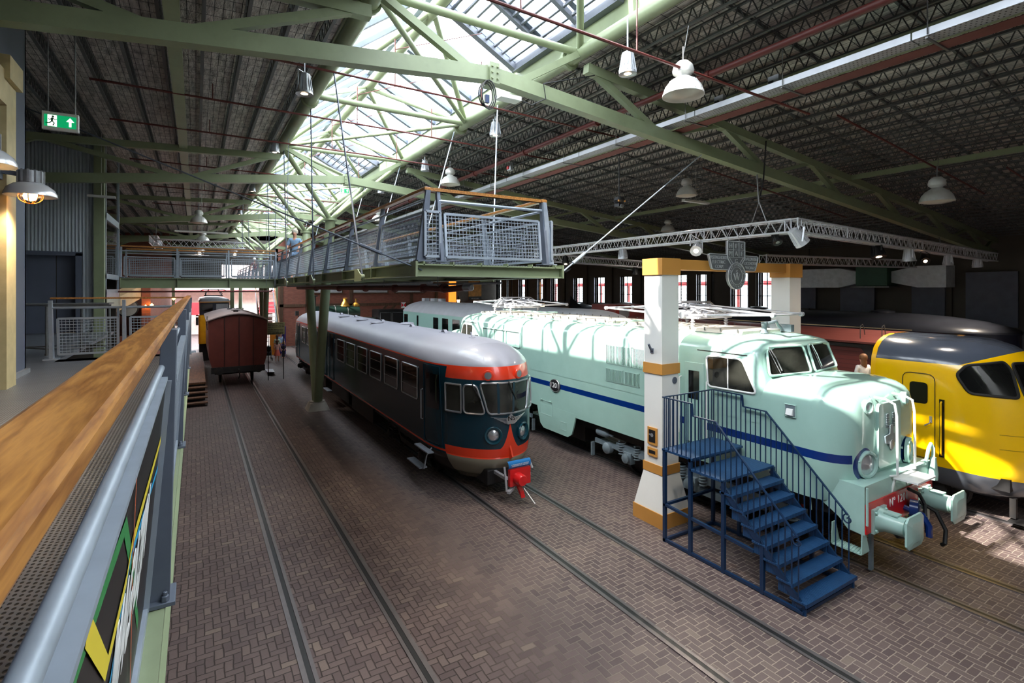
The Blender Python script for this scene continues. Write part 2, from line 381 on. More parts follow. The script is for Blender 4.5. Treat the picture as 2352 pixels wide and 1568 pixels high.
b.loft([[(px,py+math.copysign(.2*max(0,1-abs(px)/1.38)*min(1,max(0,(3.96-pz)/.12)),py) if abs(py)>5.5 else py,pz) for px,py,pz in rr(w,-y,y,rx,ry,rx,ry,z,6,2.2)] for z,w,y,rx,ry in Zc])
# side skirts between and beside the bogies
for s in (-1,1):
    x0,x1=(s*1.36,s*1.405)
    pts=rnd([(-.95,1.3),(-.72,.56),(.72,.56),(.95,1.3)],.25,5); pts=[(-1.1,1.3)]+pts[5:-5]+[(1.1,1.3)] if False else [(-1.12,1.3),(-.98,1.22),(-.9,.95),(-.8,.68),(-.62,.56),(.62,.56),(.8,.68),(.9,.95),(.98,1.22),(1.12,1.3)]
    b.prism(pts,'x',min(x0,x1),max(x0,x1))
obj('body',b,M['mint'],lo)
# end aprons with buffer beam, both ends
def buf_end(s):
    a=MB(); yb=s*8.47
    poly=[(-1.27,.84),(1.27,.84),(1.27,1.32),(-1.27,1.32)]
    ap=MB()
    for q in (-1,1):
        pts=[(s*7.1,1.25),(s*7.75,1.18),(s*8.05,1.0),(s*8.2,.84),(s*8.46,.82),(s*8.46,1.62),(s*7.1,1.66)]
        ap.prism(pts,'x',*sorted((q*1.24,q*1.28)))
    ap.box(-1.27,1.27,*sorted((s*7.2,s*8.46)),1.58,1.63)
    ap.box(-1.27,1.27,*sorted((s*8.43,s*8.455)),1.3,1.6)
    A=obj('front_apron',ap,M['mintp'],lo)
    obj('buffer_beam',MB().box(-1.27,1.27,*sorted((s*8.40,s*8.48)),.84,1.33),M['red'],lo)
    for q in (-.88,.88):
        c=MB().lathe([(.21,0),(.2,.06),(.165,.12),(.155,.3),(.15,.42)],24,(q,s*8.48,1.02),(0,s,0)); c.cbox((q,s*8.5,1.02),.44,.05,.4)
        for dx in (-.17,.17):
            for dz in (-.15,.15): c.lathe([(.025,0),(.025,.03)],6,(q+dx,s*8.525,1.02+dz),(0,s,0))
        c.cbox((q,s*8.7,1.185),.16,.2,.025)
        B=obj('buffer',c,M['mintp'],lo)
        obj('buffer_stem',MB().lathe([(.125,0),(.125,.16)],20,(q,s*8.88,1.02),(0,s,0)),M['mintp'],B)
        p=MB(); out=[(.30*x,.255*z) for x,z in [(-1,-.72),(-.72,-1),(.72,-1),(1,-.72),(1,.72),(.72,1),(-.72,1),(-1,.72)]]
        vs=[];n=8
        for k,(sc,d) in enumerate([(1,0),(1,.03),(.6,.055),(.15,.062)]): vs+= [(q+x*sc,s*(8.99+d),1.02+z*sc) for x,z in out]
        fs=[tuple(range(8))]+[(i*8+k,i*8+(k+1)%8,(i+1)*8+(k+1)%8,(i+1)*8+k) for i in range(3) for k in range(8)]+[tuple(24+k for k in range(8))]
        p.add(vs,fs,False); obj('buffer_plate',p,M['mintp'],B)
        obj('worn_patch',MB().lathe([(.155,0),(.15,.008),(.0,.012)],18,(q,s*9.035,1.0),(0,s,0)),M['steel'],B)
    return A
buf_end(-1); buf_end(1)
# headlights, portholes, number, front door
for x in (-.78,.78):
    hb=MB().lathe([(.235,0),(.24,.05),(.215,.07),(.185,.06),(.18,.02)],28,(x*1.0,-8.25,1.86),(x*.28,-1,0))
    for k in range(5): a=k*2*PI/5+.3; hb.lathe([(.022,0),(.022,.04)],6,(x+.225*math.cos(a),-8.29+.06*abs(math.cos(a)),1.86+.225*math.sin(a)),(x*.28,-1,0))
    H_=obj('headlight',hb,M['mintp'],lo); obj('headlight_lens',MB().lathe([(.19,0),(.15,.03),(.0,.05)],24,(x,-8.262,1.86),(x*.28,-1,0)),M['chrome'],H_)
    pr_=obj('marker_lamp',MB().lathe([(.125,-.05),(.125,.04),(.095,.05),(.09,.03)],22,(x*.92,-8.24,2.84),(x*.25,-1,.02)),M['mintp'],lo)
    obj('marker_lens',MB().lathe([(.1,0),(.0,.01)],20,(x*.92,-8.265,2.84),(x*.25,-1,.02)),M['lampg'],pr_)
fd=obj('nose_door',MB().prism(rnd(rect(-.42,.42,1.72,2.86),.08),'y',-8.30,-8.25),M['mintp'],lo)
fv=MB()
for k in range(9):
    for dx in (-.12,.12): fv.cbox((dx,-8.31,2.66-k*.03),.1,.02,.012)
obj('door_vents',fv,M['mintd'],fd)
for x in (-.36,.32):
    obj('grab_rail',MB().tube([(x-.05,-8.22,2.98),(x-.04,-8.4,2.97),(x,-8.52,2.9),(x,-8.55,2.7),(x,-8.56,1.9),(x,-8.56,1.68),(x,-8.45,1.63)],.02,8),M['wt'],lo)
obj('step_plate',MB().box(-.36,.34,-8.86,-8.5,1.60,1.63).bar((-.3,-8.5,1.6),(-.3,-8.45,1.35),.03).bar((.28,-8.5,1.6),(.28,-8.45,1.35),.03),M['wt'],lo)
text('number_lettering','Nº 1201',.2,M['wt'],lo,(-.12,-8.485,1.19),(PI/2,0,0),.003,sx=.9,space=1.15)
# emblem on the nose
e=MB().prism(rnd([(-.24,2.28),(-.07,2.3),(-.06,2.46),(.06,2.46),(.07,2.3),(.24,2.28),(.21,2.14),(.08,2.12),(0,1.98),(-.08,2.12),(-.21,2.14)],.02,2),'y',-8.33,-8.305)
obj('nose_emblem',e,M['mintd'],lo)
obj('nose_emblem_ring',MB().lathe([(.09,0),(.09,.012),(.05,.014)],20,(0,-8.325,2.1),(0,-1,0)),M['chrome'],lo)
# coupling gear and hoses
hz=MB().lathe([(.16,0),(.16,.12),(.08,.14)],16,(.15,-8.55,1.0),(.3,-1,0)).tube([(.1,-8.48,1.0),(.12,-8.75,.95),(.1,-8.85,.8),(.1,-8.85,.62)],.05,8).lathe([(.12,0),(.12,.08)],14,(.35,-8.55,.92),(.3,-1,0)).tube([(.3,-8.5,1.0),(.32,-8.72,.85),(.3,-8.75,.6)],.035,8)
obj('screw_coupling',hz,M['navy'],lo)
ho=MB().tube([(-.05,-8.6,1.4),(.15,-8.68,1.3),(.28,-8.72,1.1),(.2,-8.76,.93),(-.05,-8.74,.86),(-.22,-8.65,.9)],.03,8).tube([(.62,-8.5,1.0),(.66,-8.75,.9),(.7,-8.88,.6),(.6,-8.9,.4),(.62,-8.85,.35)],.035,8).tube([(-.5,-8.48,.78),(-.45,-8.6,.65),(-.25,-8.62,.6),(-.05,-8.5,.62)],.022,8)
obj('brake_hoses',ho,M['rubber'],lo)
obj('multi_pipe',MB().tube([(1.05,-8.45,1.6),(1.05,-8.5,1.9),(1.15,-8.5,1.98),(1.2,-8.52,1.9),(1.2,-8.52,1.3)],.03,8).lathe([(.075,0),(.08,.12),(.06,.3),(.05,.42)],14,(1.2,-8.52,1.3),(0,0,1)),M['mintp'],lo)
obj('corner_rail',MB().tube([(-1.22,-7.5,1.9),(-1.25,-7.5,1.7),(-1.3,-7.55,1.65),(-1.3,-7.6,.95)],.014,6).tube([(-1.285,-8.5,1.62),(-1.285,-8.5,1.0)],.02,6),M['mintp'],lo)
st=MB(); 
for (y0,y1,z,x) in ((-8.42,-7.95,.5,-1.3),(-8.42,-7.95,.5,1.3)):
    s=math.copysign(1,x); st.box(min(x,x-s*.25),max(x,x-s*.25),y0,y1,z-.02,z)
    for yy in (y0,y1): st.prism([(x,z),(x-s*.25,z),(x-s*.12,.86),(x-s*.02,.86)],'y',yy-.01,yy+.01)
    for k in range(9): st.bar((x,y0+.03+k*.048,z+.006),(x-s*.24,y0+.07+k*.048,z+.006),.014,.01)
objs('footstep',st,M['mintp'],lo,lambda c:c[0]>0)
for k,yy in enumerate((-7.3,-6.9)):
    hb=MB().lathe([(.02,0),(.03,.1),(.09,.2)],14,(-1.05,yy,.92),(0,0,-1)).tube([(-1.05,yy,.9),(-1.05,yy+.1,1.05)],.03,6).cbox((-1.12,yy+.12,1.05),.12,.16,.1); obj('horn_box',hb,M['red'],lo)
# windows
SL=side(-1.405,-1)
for s in (-1,1):
    fr=[(s*6.62,2.86),(s*5.5,2.84),(s*5.46,3.46),(s*5.6,3.5),(s*6.3,3.5)]
    if s<0: fr=fr
    for sx in (-1,1):
        S_=side(sx*1.40,sx); g_=window(lo,S_,fr,M['cabglass'],M['wt'],.022,.014,.1,bars=[(s*5.98,2.86,s*5.98,3.49)],name='cab_window')
    def fs_(a,bb,o,s=s): return (a,s*(6.765+o-(bb-3.12)*.33+.2*max(0,1-abs(a)/1.38)),bb)
    for x0,x1,q in ((-1.24,-.07,0),(.07,1.24,1)):
        pts=[(x0,3.22),(x1,3.22),(x1-(.14 if q else .02),3.75),(x0+(.02 if q else .14),3.75)]
        w_=window(lo,fs_,pts,M['cabglass'],M['mintp'],.025,.02,.09,name='windscreen')
        wp=MB().tube([fs_((x0+x1)/2-.42,3.76,.06),fs_((x0+x1)/2-.32,3.55,.06),fs_((x0+x1)/2-.25,3.3,.05)],.012,6).tube([fs_((x0+x1)/2-.44,3.72,.05),fs_((x0+x1)/2-.3,3.26,.045)],.008,5); obj('wiper',wp,M['chrome'],w_)
    for sx in (-1,1):
        d=MB().box(*sorted((sx*1.39,sx*1.425)),*sorted((s*4.88,s*5.4)),1.55,3.3); D=obj('cab_door',d,M['mintp'],lo,bev=.01)
        obj('door_glass',MB().box(*sorted((sx*1.42,sx*1.43)),*sorted((s*5.0,s*5.28)),2.5,3.12),M['dglass'],D)
        objs('door_handrail',MB().tube([(sx*1.41,s*5.5,2.95),(sx*1.47,s*5.5,2.93),(sx*1.47,s*5.5,1.7),(sx*1.41,s*5.5,1.68)],.015,6).tube([(sx*1.41,s*4.78,2.95),(sx*1.47,s*4.78,2.93),(sx*1.47,s*4.78,1.7),(sx*1.41,s*4.78,1.68)],.015,6),M['wt'],D,lambda c:abs(c[1])>5.1)
        obj('rain_strip',MB().bar((sx*1.385,s*5.2,3.58),(sx*1.385,s*6.4,3.58),.012,.02),M['dark'],lo)
def grille(y0,y1,z0,z1,name='ventilation_grille',pitch=.045):
    g=MB(); n=int((y1-y0)/pitch)
    for a,bq in ((y0,y1),): g.box(-1.42,-1.405,a,bq,z0,z0+.02).box(-1.42,-1.405,a,bq,z1-.02,z1).box(-1.42,-1.405,a,a+.02,z0,z1).box(-1.42,-1.405,bq-.02,bq,z0,z1)
    for k in range(n): y=y0+.03+k*pitch; g.box(-1.43,-1.405,y,y+.02,z0+.02,z1-.02)
    G=obj(name,g,M['mintp'],lo); obj('grille_recess',MB().box(-1.408,-1.4,y0,y1,z0,z1),M['mintd'],G); return G
grille(-3.25,-2.3,2.94,3.44); grille(-4.25,-3.3,2.94,3.44); grille(-3.5,-2.98,2.47,2.82); grille(-2.93,-2.26,2.47,2.82)
obj('louvre_panel',MB().box(-1.425,-1.405,-4.7,-4.3,1.5,3.3),M['mintp'],lo)
w=MB(); frame(w,SL,rnd(rect(2.0,4.6,2.93,3.45),.04),.015,.02)
for yy in (2.9,3.75): w.bar((-1.425,yy,2.95),(-1.425,yy,3.44),.03,.02)
W=obj('filter_panel',w,M['mintp'],lo); 
sp=MB()
for i in range(4):
    y0=-1.3+i*.8; 
    sp.loft([[(x_,y0+.02,z_),(x_,y0+.78,z_)] for x_,z_ in ((-1.385,3.52),(-1.36,3.64),(-1.3,3.73),(-1.21,3.81))],close=False,caps=False)
obj('roof_side_panes',sp,mat('frosted_pane',(170,178,165),.25,0,.12,8),lo,fix=False)
# small access panels and lamp box on the flank
ap=MB()
for (y0,y1,z0,z1) in ((.15,.8,1.0,1.42),(-.55,-.25,.72,.95)): frame(ap,SL,rect(y0,y1,z0,z1),.004,.006,4)
for yy in (.25,.7): ap.cbox((-1.42,yy,1.44),.03,.08,.03)
obj('access_panel',ap,M['mintp'],lo)
for yy in (-7.28,-4.05):
    nb=MB(); frame(nb,SL,rect(yy-.1,yy+.1,2.56 if yy<-5 else 2.3,2.78 if yy<-5 else 2.6),.006,.014,4); nb_=obj('recessed_socket',nb,M['mintp'],lo); zc=2.67 if yy<-5 else 2.45
    obj('socket_recess',MB().cbox((-1.41,yy,zc),.006,.19,.2),M['mintd'],nb_); obj('socket_cover',MB().prism([(-1.41,zc-.09),(-1.47,zc-.07),(-1.44,zc+.03),(-1.41,zc+.04)],'y',yy-.06,yy+.06),M['wt'],nb_)
# number plate
pl=obj('number_plate',MB().lathe([(.19,0),(.19,.02),(.175,.022)],30,(0,0,0),(-1,0,0)),M['black'],lo,(-1.41,0,1.98)); pl.scale=(1,1.35,1)
obj('plate_rim',MB().tube([(-.022,.182*math.cos(a*.2094),.182*math.sin(a*.2094)) for a in range(30)],.009,5,closed=True),M['chrome'],pl)
text('plate_number','1201',.21,M['wt'],pl,(-.024,0,0),(PI/2,0,-PI/2),.003,sx=.85)
# roof: hatches, pipes, bolts, pantographs
rf=MB()
for y0,y1 in ((-5.9,-2.2),(-1.9,2.2),(2.5,5.9)):
    rf.prism([(-.84,3.93),(.84,3.93),(.8,4.0),(-.8,4.0)],'y',y0,y1)
R_=obj('roof_hatches',rf,M['roofw'],lo)
bt=MB()
for y in [(-5.8+i*.42) for i in range(28)]:
    for x in (-.84,.84): bt.lathe([(.018,0),(.018,.06),(.03,.07)],6,(x,y,3.97))
for y in (-1.2,.2,1.6): bt.tube([(-.3,y,4.0),(-.3,y,4.09),(-.24,y,4.09),(-.24,y,4.0)],.01,5)
obj('roof_bolts',bt,M['steel'],R_)
obj('roof_pipe',MB().tube([(-.98,5.6,3.93),(-.98,0,3.94),(-.98,-2.3,3.94),(-.7,-2.5,4.05),(.2,-2.5,4.05)],.03,8).tube([(-.3,5,4.1),(-.1,2.3,4.08),(.3,2.2,4.08)],.025,8),M['mintp'],R_)
def panto(yc,flip):
    P=MB(); q=flip
    for x in (-.62,.62):
        P.tube([(x,yc-.75,4.22),(x,yc+.75,4.22)],.03,8)
        for dy in (-.6,.6): P.lathe([(.05,0),(.03,.04),(.06,.07),(.03,.1),(.06,.13),(.03,.16),(.05,.2)],10,(x,yc+dy,4.0))
    for dy in (-.75,-.35,.35,.75): P.tube([(-.62,yc+dy,4.22),(.62,yc+dy,4.22)],.028,8)
    for dy,sg in ((-.35,-1),(.35,1)):
        P.tube([(-.7,yc+dy,4.26),(.7,yc+dy,4.26)],.045,10)
        kx=yc+sg*2.55
        for x in (-.55,.55):
            P.tube([(x,yc+dy,4.27),(x*.95,kx,4.36)],[.035,.022],8)
            P.tube([(x*.95,kx,4.37),(x*.72,yc-sg*.35,4.52)],[.02,.017],8); P.lathe([(.05,-.04),(.05,.04)],10,(x*.95,kx,4.36),(1,0,0))
        P.tube([(-.55,kx,4.36),(.55,kx,4.36)],.022,8); P.tube([(-.5,kx,4.37),(.4,yc-sg*.3,4.5)],.014,6)
        P.lathe([(.08,-.12),(.09,0),(.08,.12)],12,(-.6,yc+dy,4.27),(1,0,0)); P.lathe([(.08,-.12),(.09,0),(.08,.12)],12,(.6,yc+dy,4.27),(1,0,0))
    G=obj('pantograph',P,M['panto'],lo)
    B=MB()
    for dy in (-.16,.16):
        B.tube([(-.95,yc+dy,4.3),(-.8,yc+dy,4.45),(-.6,yc+dy,4.56),(0,yc+dy,4.58),(.6,yc+dy,4.56),(.8,yc+dy,4.45),(.95,yc+dy,4.3)],.02,8)
    for x in (-.4,0,.4): B.bar((x,yc-.16,4.57),(x,yc+.16,4.57),.03)
    B.box(-.55,.55,yc-.2,yc-.12,4.58,4.6).box(-.55,.55,yc+.12,yc+.2,4.58,4.6)
    obj('collector_bow',B,M['panto'],G)
    J=MB()
    for x in (-.5,.5):
        for dy in (-.35,.35): J.lathe([(.07,-.07),(.09,-.02),(.09,.02),(.07,.07)],12,(x,yc+dy,4.3),(1,0,0)).bar((x,yc+dy,4.26),(x*.9,yc+dy*1.6,4.42),.05,.04)
        J.tube([(x,yc-.7,4.32),(x*.7,yc-.2,4.5),(x*.7,yc+.2,4.5),(x,yc+.7,4.32)],.018,6).tube([(x*.6,yc-1.2,4.33),(x*.3,yc,4.48),(x*.6,yc+1.2,4.33)],.014,6)
    J.tube([(-.62,yc-.9,4.3),(.62,yc-.3,4.34)],.02,6).tube([(-.62,yc+.9,4.3),(.62,yc+.3,4.34)],.02,6).tube([(-.3,yc-.6,4.35),(-.3,yc+.6,4.35)],.04,8).tube([(.3,yc-.5,4.35),(.3,yc+.5,4.35)],.03,8)
    obj('raising_mechanism',J,M['panto'],G)
    s_=MB().lathe([(.06,-.35),(.08,-.3),(.08,.3),(.06,.35)],12,(-.15,yc,4.3),(1,0,0)).lathe([(.045,-.5),(.045,.5)],10,(.25,yc+.1,4.3),(0,1,0)).prism([(yc-.3,4.25),(yc+.1,4.25),(yc+.05,4.45),(yc-.12,4.5)],'x',.1,.13)
    obj('air_cylinder',s_,M['panto'],G); return G
panto(-3.85,1); panto(4.5,-1)
obj('cable_gland',MB().lathe([(.09,0),(.05,.08),(.06,.15),(.07,.24)],12,(-.2,-6.0,3.95)).tube([(-.1,-6.0,4.15),(.15,-6.05,4.2),(.3,-6.0,4.1),(.5,-5.95,4.03)],.035,8).cbox((.62,-5.9,4.03),.12,.5,.16).cbox((.72,-5.55,4.05),.1,.2,.2),M['mintd'],lo)
for yc in (-4.9,4.9): 
    bg=bogie(lo,yc,M['mintd'],4.0,1.1,.55,3)
eq=MB()
for s_ in (-1,1):
    for q in (-1,1):
        eq.lathe([(.09,0),(.1,.05),(.1,.35),(.06,.42),(.03,.45),(.03,.6)],14,(s_*1.22,q*1.75,.98),(0,q,0)).bar((s_*1.18,q*1.6,.7),(s_*1.18,q*3.6,.7),.05,.12).lathe([(.15,0),(.15,.14),(.08,.2)],16,(s_*1.15,q*2.15,.62),(s_,0,0)).bar((s_*1.2,q*1.5,.62),(s_*1.2,q*1.5,.25),.05,.1)
objs('brake_rigging',eq,M['mintd'],lo,lambda c:(c[0]>0,c[1]>0))
obj('underframe',MB().box(-1.2,1.2,-7.9,7.9,.95,1.24).box(-.9,.9,-.8,.8,.4,.95),M['dark'],lo)
objs('rail_guard',MB().box(-.8,-.72,-8.35,-8.3,.06,.8).box(.72,.8,-8.35,-8.3,.06,.8),M['mintd'],lo,lambda c:c[0]>0)
# ================================================================ dark blue railcar
def bluemat():
    m,t,b=newmat('railcar_paint',.2,0,.5); g,x,y,z=t.xyz()
    ax=t.m('ABSOLUTE',x); blue=t.mix(t.noise(g,2),lin((6,44,58)),lin((8,52,66)))
    front=t.m('LESS_THAN',y,-10.82)
    up=t.m('MULTIPLY',t.m('GREATER_THAN',z,2.77),front)
    # lower band flows up into a point on the centre line
    curve=t.m('ADD',1.1,t.m('MULTIPLY',.68,t.m('POWER',t.m('MAXIMUM',t.m('SUBTRACT',1,t.m('DIVIDE',ax,.6)),0),4.6)))
    hb=t.m('MAXIMUM',curve,1.16); low=t.m('MULTIPLY',t.m('LESS_THAN',z,hb),front)
    thin=t.m('MULTIPLY',t.m('SUBTRACT',1,front),t.m('MAXIMUM',t.m('GREATER_THAN',z,3.035),t.m('MULTIPLY',t.m('LESS_THAN',z,1.02),t.m('GREATER_THAN',z,.97))))
    grey=t.m('LESS_THAN',z,.92); roof=t.m('GREATER_THAN',z,3.07)
    c=t.mix(t.m('MAXIMUM',up,t.m('MAXIMUM',low,thin)),blue,lin((232,62,32)))
    c=t.mix(t.m('MULTIPLY',grey,front),c,lin((122,116,100))); c=t.mix(t.m('MULTIPLY',grey,t.m('SUBTRACT',1,front)),c,lin((40,34,30)))
    c=t.mix(roof,c,t.mix(t.noise(g,1.2,4),lin((146,147,158)),lin((160,161,172))))
    t.put(b.inputs['Base Color'],c); t.put(b.inputs['Roughness'],t.m('ADD',.24,t.m('MULTIPLY',roof,.15))); t.put(b.inputs['Coat Weight'],t.m('MULTIPLY',front,.4)); b.inputs['Coat Roughness'].default_value=.08
    return m
M['bluecar']=bluemat()
bc=thing('railcar','dark blue railcar with orange red bands and grey roof, between V column and mint locomotive','train',(6.32,22.36,0))
YF=-11.94; HW=1.34
b=MB()
Zb=[(.34,.95,.5,.95,1.6),(.55,1.1,.28,1.1,1.7),(.76,1.22,.1,1.22,1.9),(.95,1.3,.03,1.3,2.05),(1.2,1.34,0,1.34,2.1),(2.0,1.34,.0,1.34,2.1),(2.75,1.335,.04,1.33,2.1),(3.05,1.32,.12,1.32,2.1),(3.12,1.3,.16,1.3,2.1),(3.28,1.2,.34,1.2,2.1),(3.42,1.02,.62,1.02,1.95),(3.52,.78,1.0,.78,1.6),(3.585,.45,1.5,.45,1.2),(3.6,.1,2.2,.1,.4)]
b.loft([rr(w,YF+d,-YF-d,rx,ry,rx,ry,z,12,2.0) for z,w,d,rx,ry in Zb if z>.9 ])
obj('body',b,M['bluecar'],bc)
# front apron below the floor line, with coupler opening
ap=MB(); rings=[]
for z,w,d,rx,ry in [q for q in Zb if q[0]<1.0]:
    r=rr(w,YF+d,0,rx,ry,.1,.1,z,12,2.0); rings.append(r[:26])
ap.loft(rings,close=False,caps=False); 
apr=obj('nose_apron',ap,M['bluecar'],bc,fix=False); so=apr.modifiers.new('s','SOLIDIFY'); so.thickness=.03
obj('coupler_opening',MB().box(-.5,.42,YF+.2,YF+1.2,.3,.66),M['black'],bc,bev=.03)
def nose(yf,ry,w,grow=None):
    def f(a,z,o):
        dd=0
        if grow: dd=grow(z)
        t=math.radians(a); nx,ny=math.sin(t)*ry,-math.cos(t)*w; l=math.hypot(nx,ny)
        return (w*math.sin(t)+o*nx/l, yf+dd+ry*(1-math.cos(t))+o*ny/l, z)
    return f
NS=nose(YF,2.1,1.34,lambda z:0 if z<2.2 else (z-2.2)*.06)
window(bc,NS,[(-60.3,1.99),(-45.8,1.99),(-45.8,2.64),(-60.3,2.64)],M['cabglass'],M['silver'],.024,.02,3 if False else .15,name='cab_window')
def nwin(pts,name='cab_window',bars=(),rad=.12):
    # corners rounded in scaled space
    q=rnd([(a/30,b_) for a,b_ in pts],rad); q=[(a*30,b_) for a,b_ in q]
    g=obj(name,patch(MB(),NS,q,.02,5,4),M['cabglass'],bc,fix=False); fb=frame(MB(),NS,q,.026,.022,6,3)
    F=obj('window_frame',fb,M['silver'],g)
    if bars:
        mm=MB()
        for a,a2 in bars: mm.loft([[NS(a+(a2-a)*k/6-1.2,1.99+.72*k/6,.03),NS(a+(a2-a)*k/6+1.2,1.99+.72*k/6,.03)] for k in range(7)],close=False,caps=False)
        obj('glazing_bar',mm,M['bluecar'],g,fix=False)
    return g
for s in (-1,1):
    q=[(s*43.5,1.99),(s*24.7,1.99),(s*32.2,2.65),(s*43.5,2.65)]; nwin(q if s<0 else q[::-1])
q=[(60.3,1.99),(45.8,1.99),(45.8,2.64),(60.3,2.64)]; nwin(q[::-1])
ws=nwin([(-22.2,1.99),(22.2,1.99),(29.3,2.7),(-29.3,2.7)],'windscreen',bars=((-12.5,-12.5),(2.5,4.5)))
for a,a2 in ((-2,3),(-36,-31)): obj('wiper',MB().tube([NS(a,2.74,.04),NS(a+2,2.6,.06),NS(a2+3,2.3,.05)],.012,6),M['black'],ws)
for a,z,r,nm in ((-21.6,2.88,.085,'marker_lamp'),(12,2.88,.085,'marker_lamp')):
    p=NS(a,z,0); n_=Vector(NS(a,z,1))-Vector(p); h=obj(nm,MB().lathe([(.125,0),(.12,.02),(.09,.03)],22,p,n_),M['orange'],bc); obj('lamp_lens',MB().lathe([(.085,.03),(.0,.035)],20,p,n_),M['lampg'],h)
for a in (-17.5,17.5):
    p=NS(a,1.49,-.02); n_=Vector(NS(a,1.49,1))-Vector(p); h=obj('headlight',MB().lathe([(.2,0),(.215,.05),(.2,.07),(.16,.06),(.15,-.02)],26,p,n_),mat('teal_paint',(14,66,80),.25,0,.05,4,coat=.3),bc); obj('headlight_lens',MB().lathe([(.15,.0),(.1,.04),(.0,.055)],22,p,n_),M['chrome'],h)
# winged emblem
w=MB()
for k in range(5):
    for s in (-1,1):
        L_=20-k*3.0; z=1.91-k*.034
        w.tube([NS(s*(1.5+ (L_-1.5)*u),z-.035+.055*(u**2),.03) for u in (0,.25,.5,.75,1)],[.012,.011,.01,.008,.004],5)
wg=obj('winged_emblem',w,M['silver'],bc); obj('emblem_shield',MB().prism(rnd([(-.1,1.74),(.1,1.74),(.13,1.86),(0,1.98),(-.13,1.86)],.02,2),'y',YF-.05,YF-.02),M['silver'],wg)
text('emblem_letters','NS',.15,M['bluecar'],wg,(0,YF-.055,1.87),(PI/2,0,0),.01,sx=1.1)
obj('lamp_iron',MB().prism([(YF-.12,.98),(YF-.0,.9),(YF,1.22)],'x',-.02,.02),M['orange'],bc)
SB=side(-1.34,-1); 
def sw(Y0,Y1,z0=2.01,z1=2.85,sx=-1,S=SB): 
    w=MB(); pts=rnd(rect(Y0,Y1,z0,z1),.07); g=obj('window',patch(MB(),S,pts,.006),M['warmglass'],bc,fix=False); fb=frame(MB(),S,pts,.012,.02)
    for q in (.3,.66): fb.tube([S(Y0,z1-(z1-z0)*q,.012),S(Y1,z1-(z1-z0)*q,.012)],.009,5)
    obj('window_frame',fb,M['silver'],g)
for a,c_ in ((12.91,14.12),(14.48,15.68),(16.04,17.25),(17.63,18.83),(19.19,20.43),(20.77,21.98),(26.2,27.3),(27.7,28.8),(29.2,30.2)):
    sw(a-22.36,c_-22.36)
for a,c_ in ((12.91,14.12),(14.48,15.68),(16.04,17.25),(17.63,18.83),(19.19,20.43),(20.77,21.98)): sw(a-22.36,c_-22.36,sx=1,S=side(1.34,1))
def bdoor(y0,y1,onnose=False):
    d=MB()
    if onnose:
        pts=rnd([(-64,1.05),(-88,1.05),(-88,3.0),(-67,3.0)],.1); S=NS
    else: pts=rnd(rect(y0,y1,1.05,3.0),.08); S=SB
    D=obj('door',frame(MB(),S,pts,.004,.012,5),M['bluecar'],bc)
    a0,a1=(-84,-68) if onnose else (y0+.2,y1-.2)
    obj('door_window',patch(MB(),S,rnd(rect(a0,a1,1.95,2.8),.08),.008),M['dglass'],D,fix=False)
    p=S(-89 if onnose else y1+.08,2.3,.04); obj('door_handrail',MB().tube([S(-90 if onnose else y1+.08,2.35,.01),S(-90 if onnose else y1+.08,2.33,.06),S(-90 if onnose else y1+.08,1.6,.06),S(-90 if onnose else y1+.08,1.58,.01)],.014,6),M['silver'],D)
bdoor(0,0,True); bdoor(22.6-22.36,23.4-22.36); bdoor(24-22.36,24.8-22.36); bdoor(31.2-22.36,32-22.36)
fs=MB().bar((-1.48,-10.2,.45),(-1.48,-9.3,.45),.2,.03).tube([(-1.3,-10.3,.95),(-1.45,-10.35,.8),(-1.5,-10.3,.47),(-1.5,-9.4,.42)],.018,6).bar((-1.45,-10.6,.92),(-1.45,-9.7,.92),.16,.03).bar((-1.5,.3,.6),(-1.5,1.2,.6),.2,.03)
objs('footboard',fs,M['galv'],bc,lambda c:(c[1]>-5,c[2]>.7))
rv=MB()
for X_,Y_,tp in ((-.35,19.8,1),(-.35,21.9,1),(0,16.9,2),(0,14.2,2),(0,12.4,3),(0,24.2,2),(0,27,2),(0,20.2,2),(-.35,25,1),(.4,18.5,1)):
    y_=Y_-22.36; z_=3.55 if X_ else 3.6
    if tp==1: rv.lathe([(.2,0),(.2,.05),(.26,.06),(.24,.1),(.1,.12)],18,(X_,y_,z_))
    elif tp==2: rv.loft([[(x,y_+.16*math.cos(a),z_-.03+.13*math.sin(a)) for a in [k*PI/8 for k in range(9)]] for x in (-.05,.05)],close=False,caps=False).cbox((0,y_,z_),.2,.35,.03)
    else: rv.bar((0,y_,z_),(0,y_+.06,z_+.15),.03,.02).cbox((0,y_,z_),.12,.16,.02)
objs('roof_ventilator',rv,mat('roof_grey',(160,160,172),.4,0,.05,4),bc,lambda c:round(c[1]))
for yc in (-8.0,8.6): bogie(bc,yc,M['dark'],2.6,1.0,.45,2)
obj('underframe',MB().box(-1.1,1.1,-9.6,10.5,.72,.98).box(-1.15,-.5,-4.8,-2,.3,.85).box(-1.15,-.4,-1.5,1.5,.35,.85).box(.4,1.15,-4,3,.3,.85).box(-1.1,-.6,3,5.5,.3,.85),M['dark'],bc)
cp=MB().box(-.26,.3,YF-.42,YF-.32,.42,.8); CP=obj('coupler_plate',cp,M['red'],bc,bev=.01)
obj('coupler_drum',MB().lathe([(.13,0),(.13,.2),(.11,.24),(.0,.25)],20,(-.06,YF-.42,.6),(0,-1,0)),M['red'],CP)
obj('coupler_hook',MB().prism([(YF-.36,.42),(YF-.5,.3),(YF-.56,.18),(YF-.46,.24),(YF-.3,.42)],'x',-.04,.06),M['red'],CP)
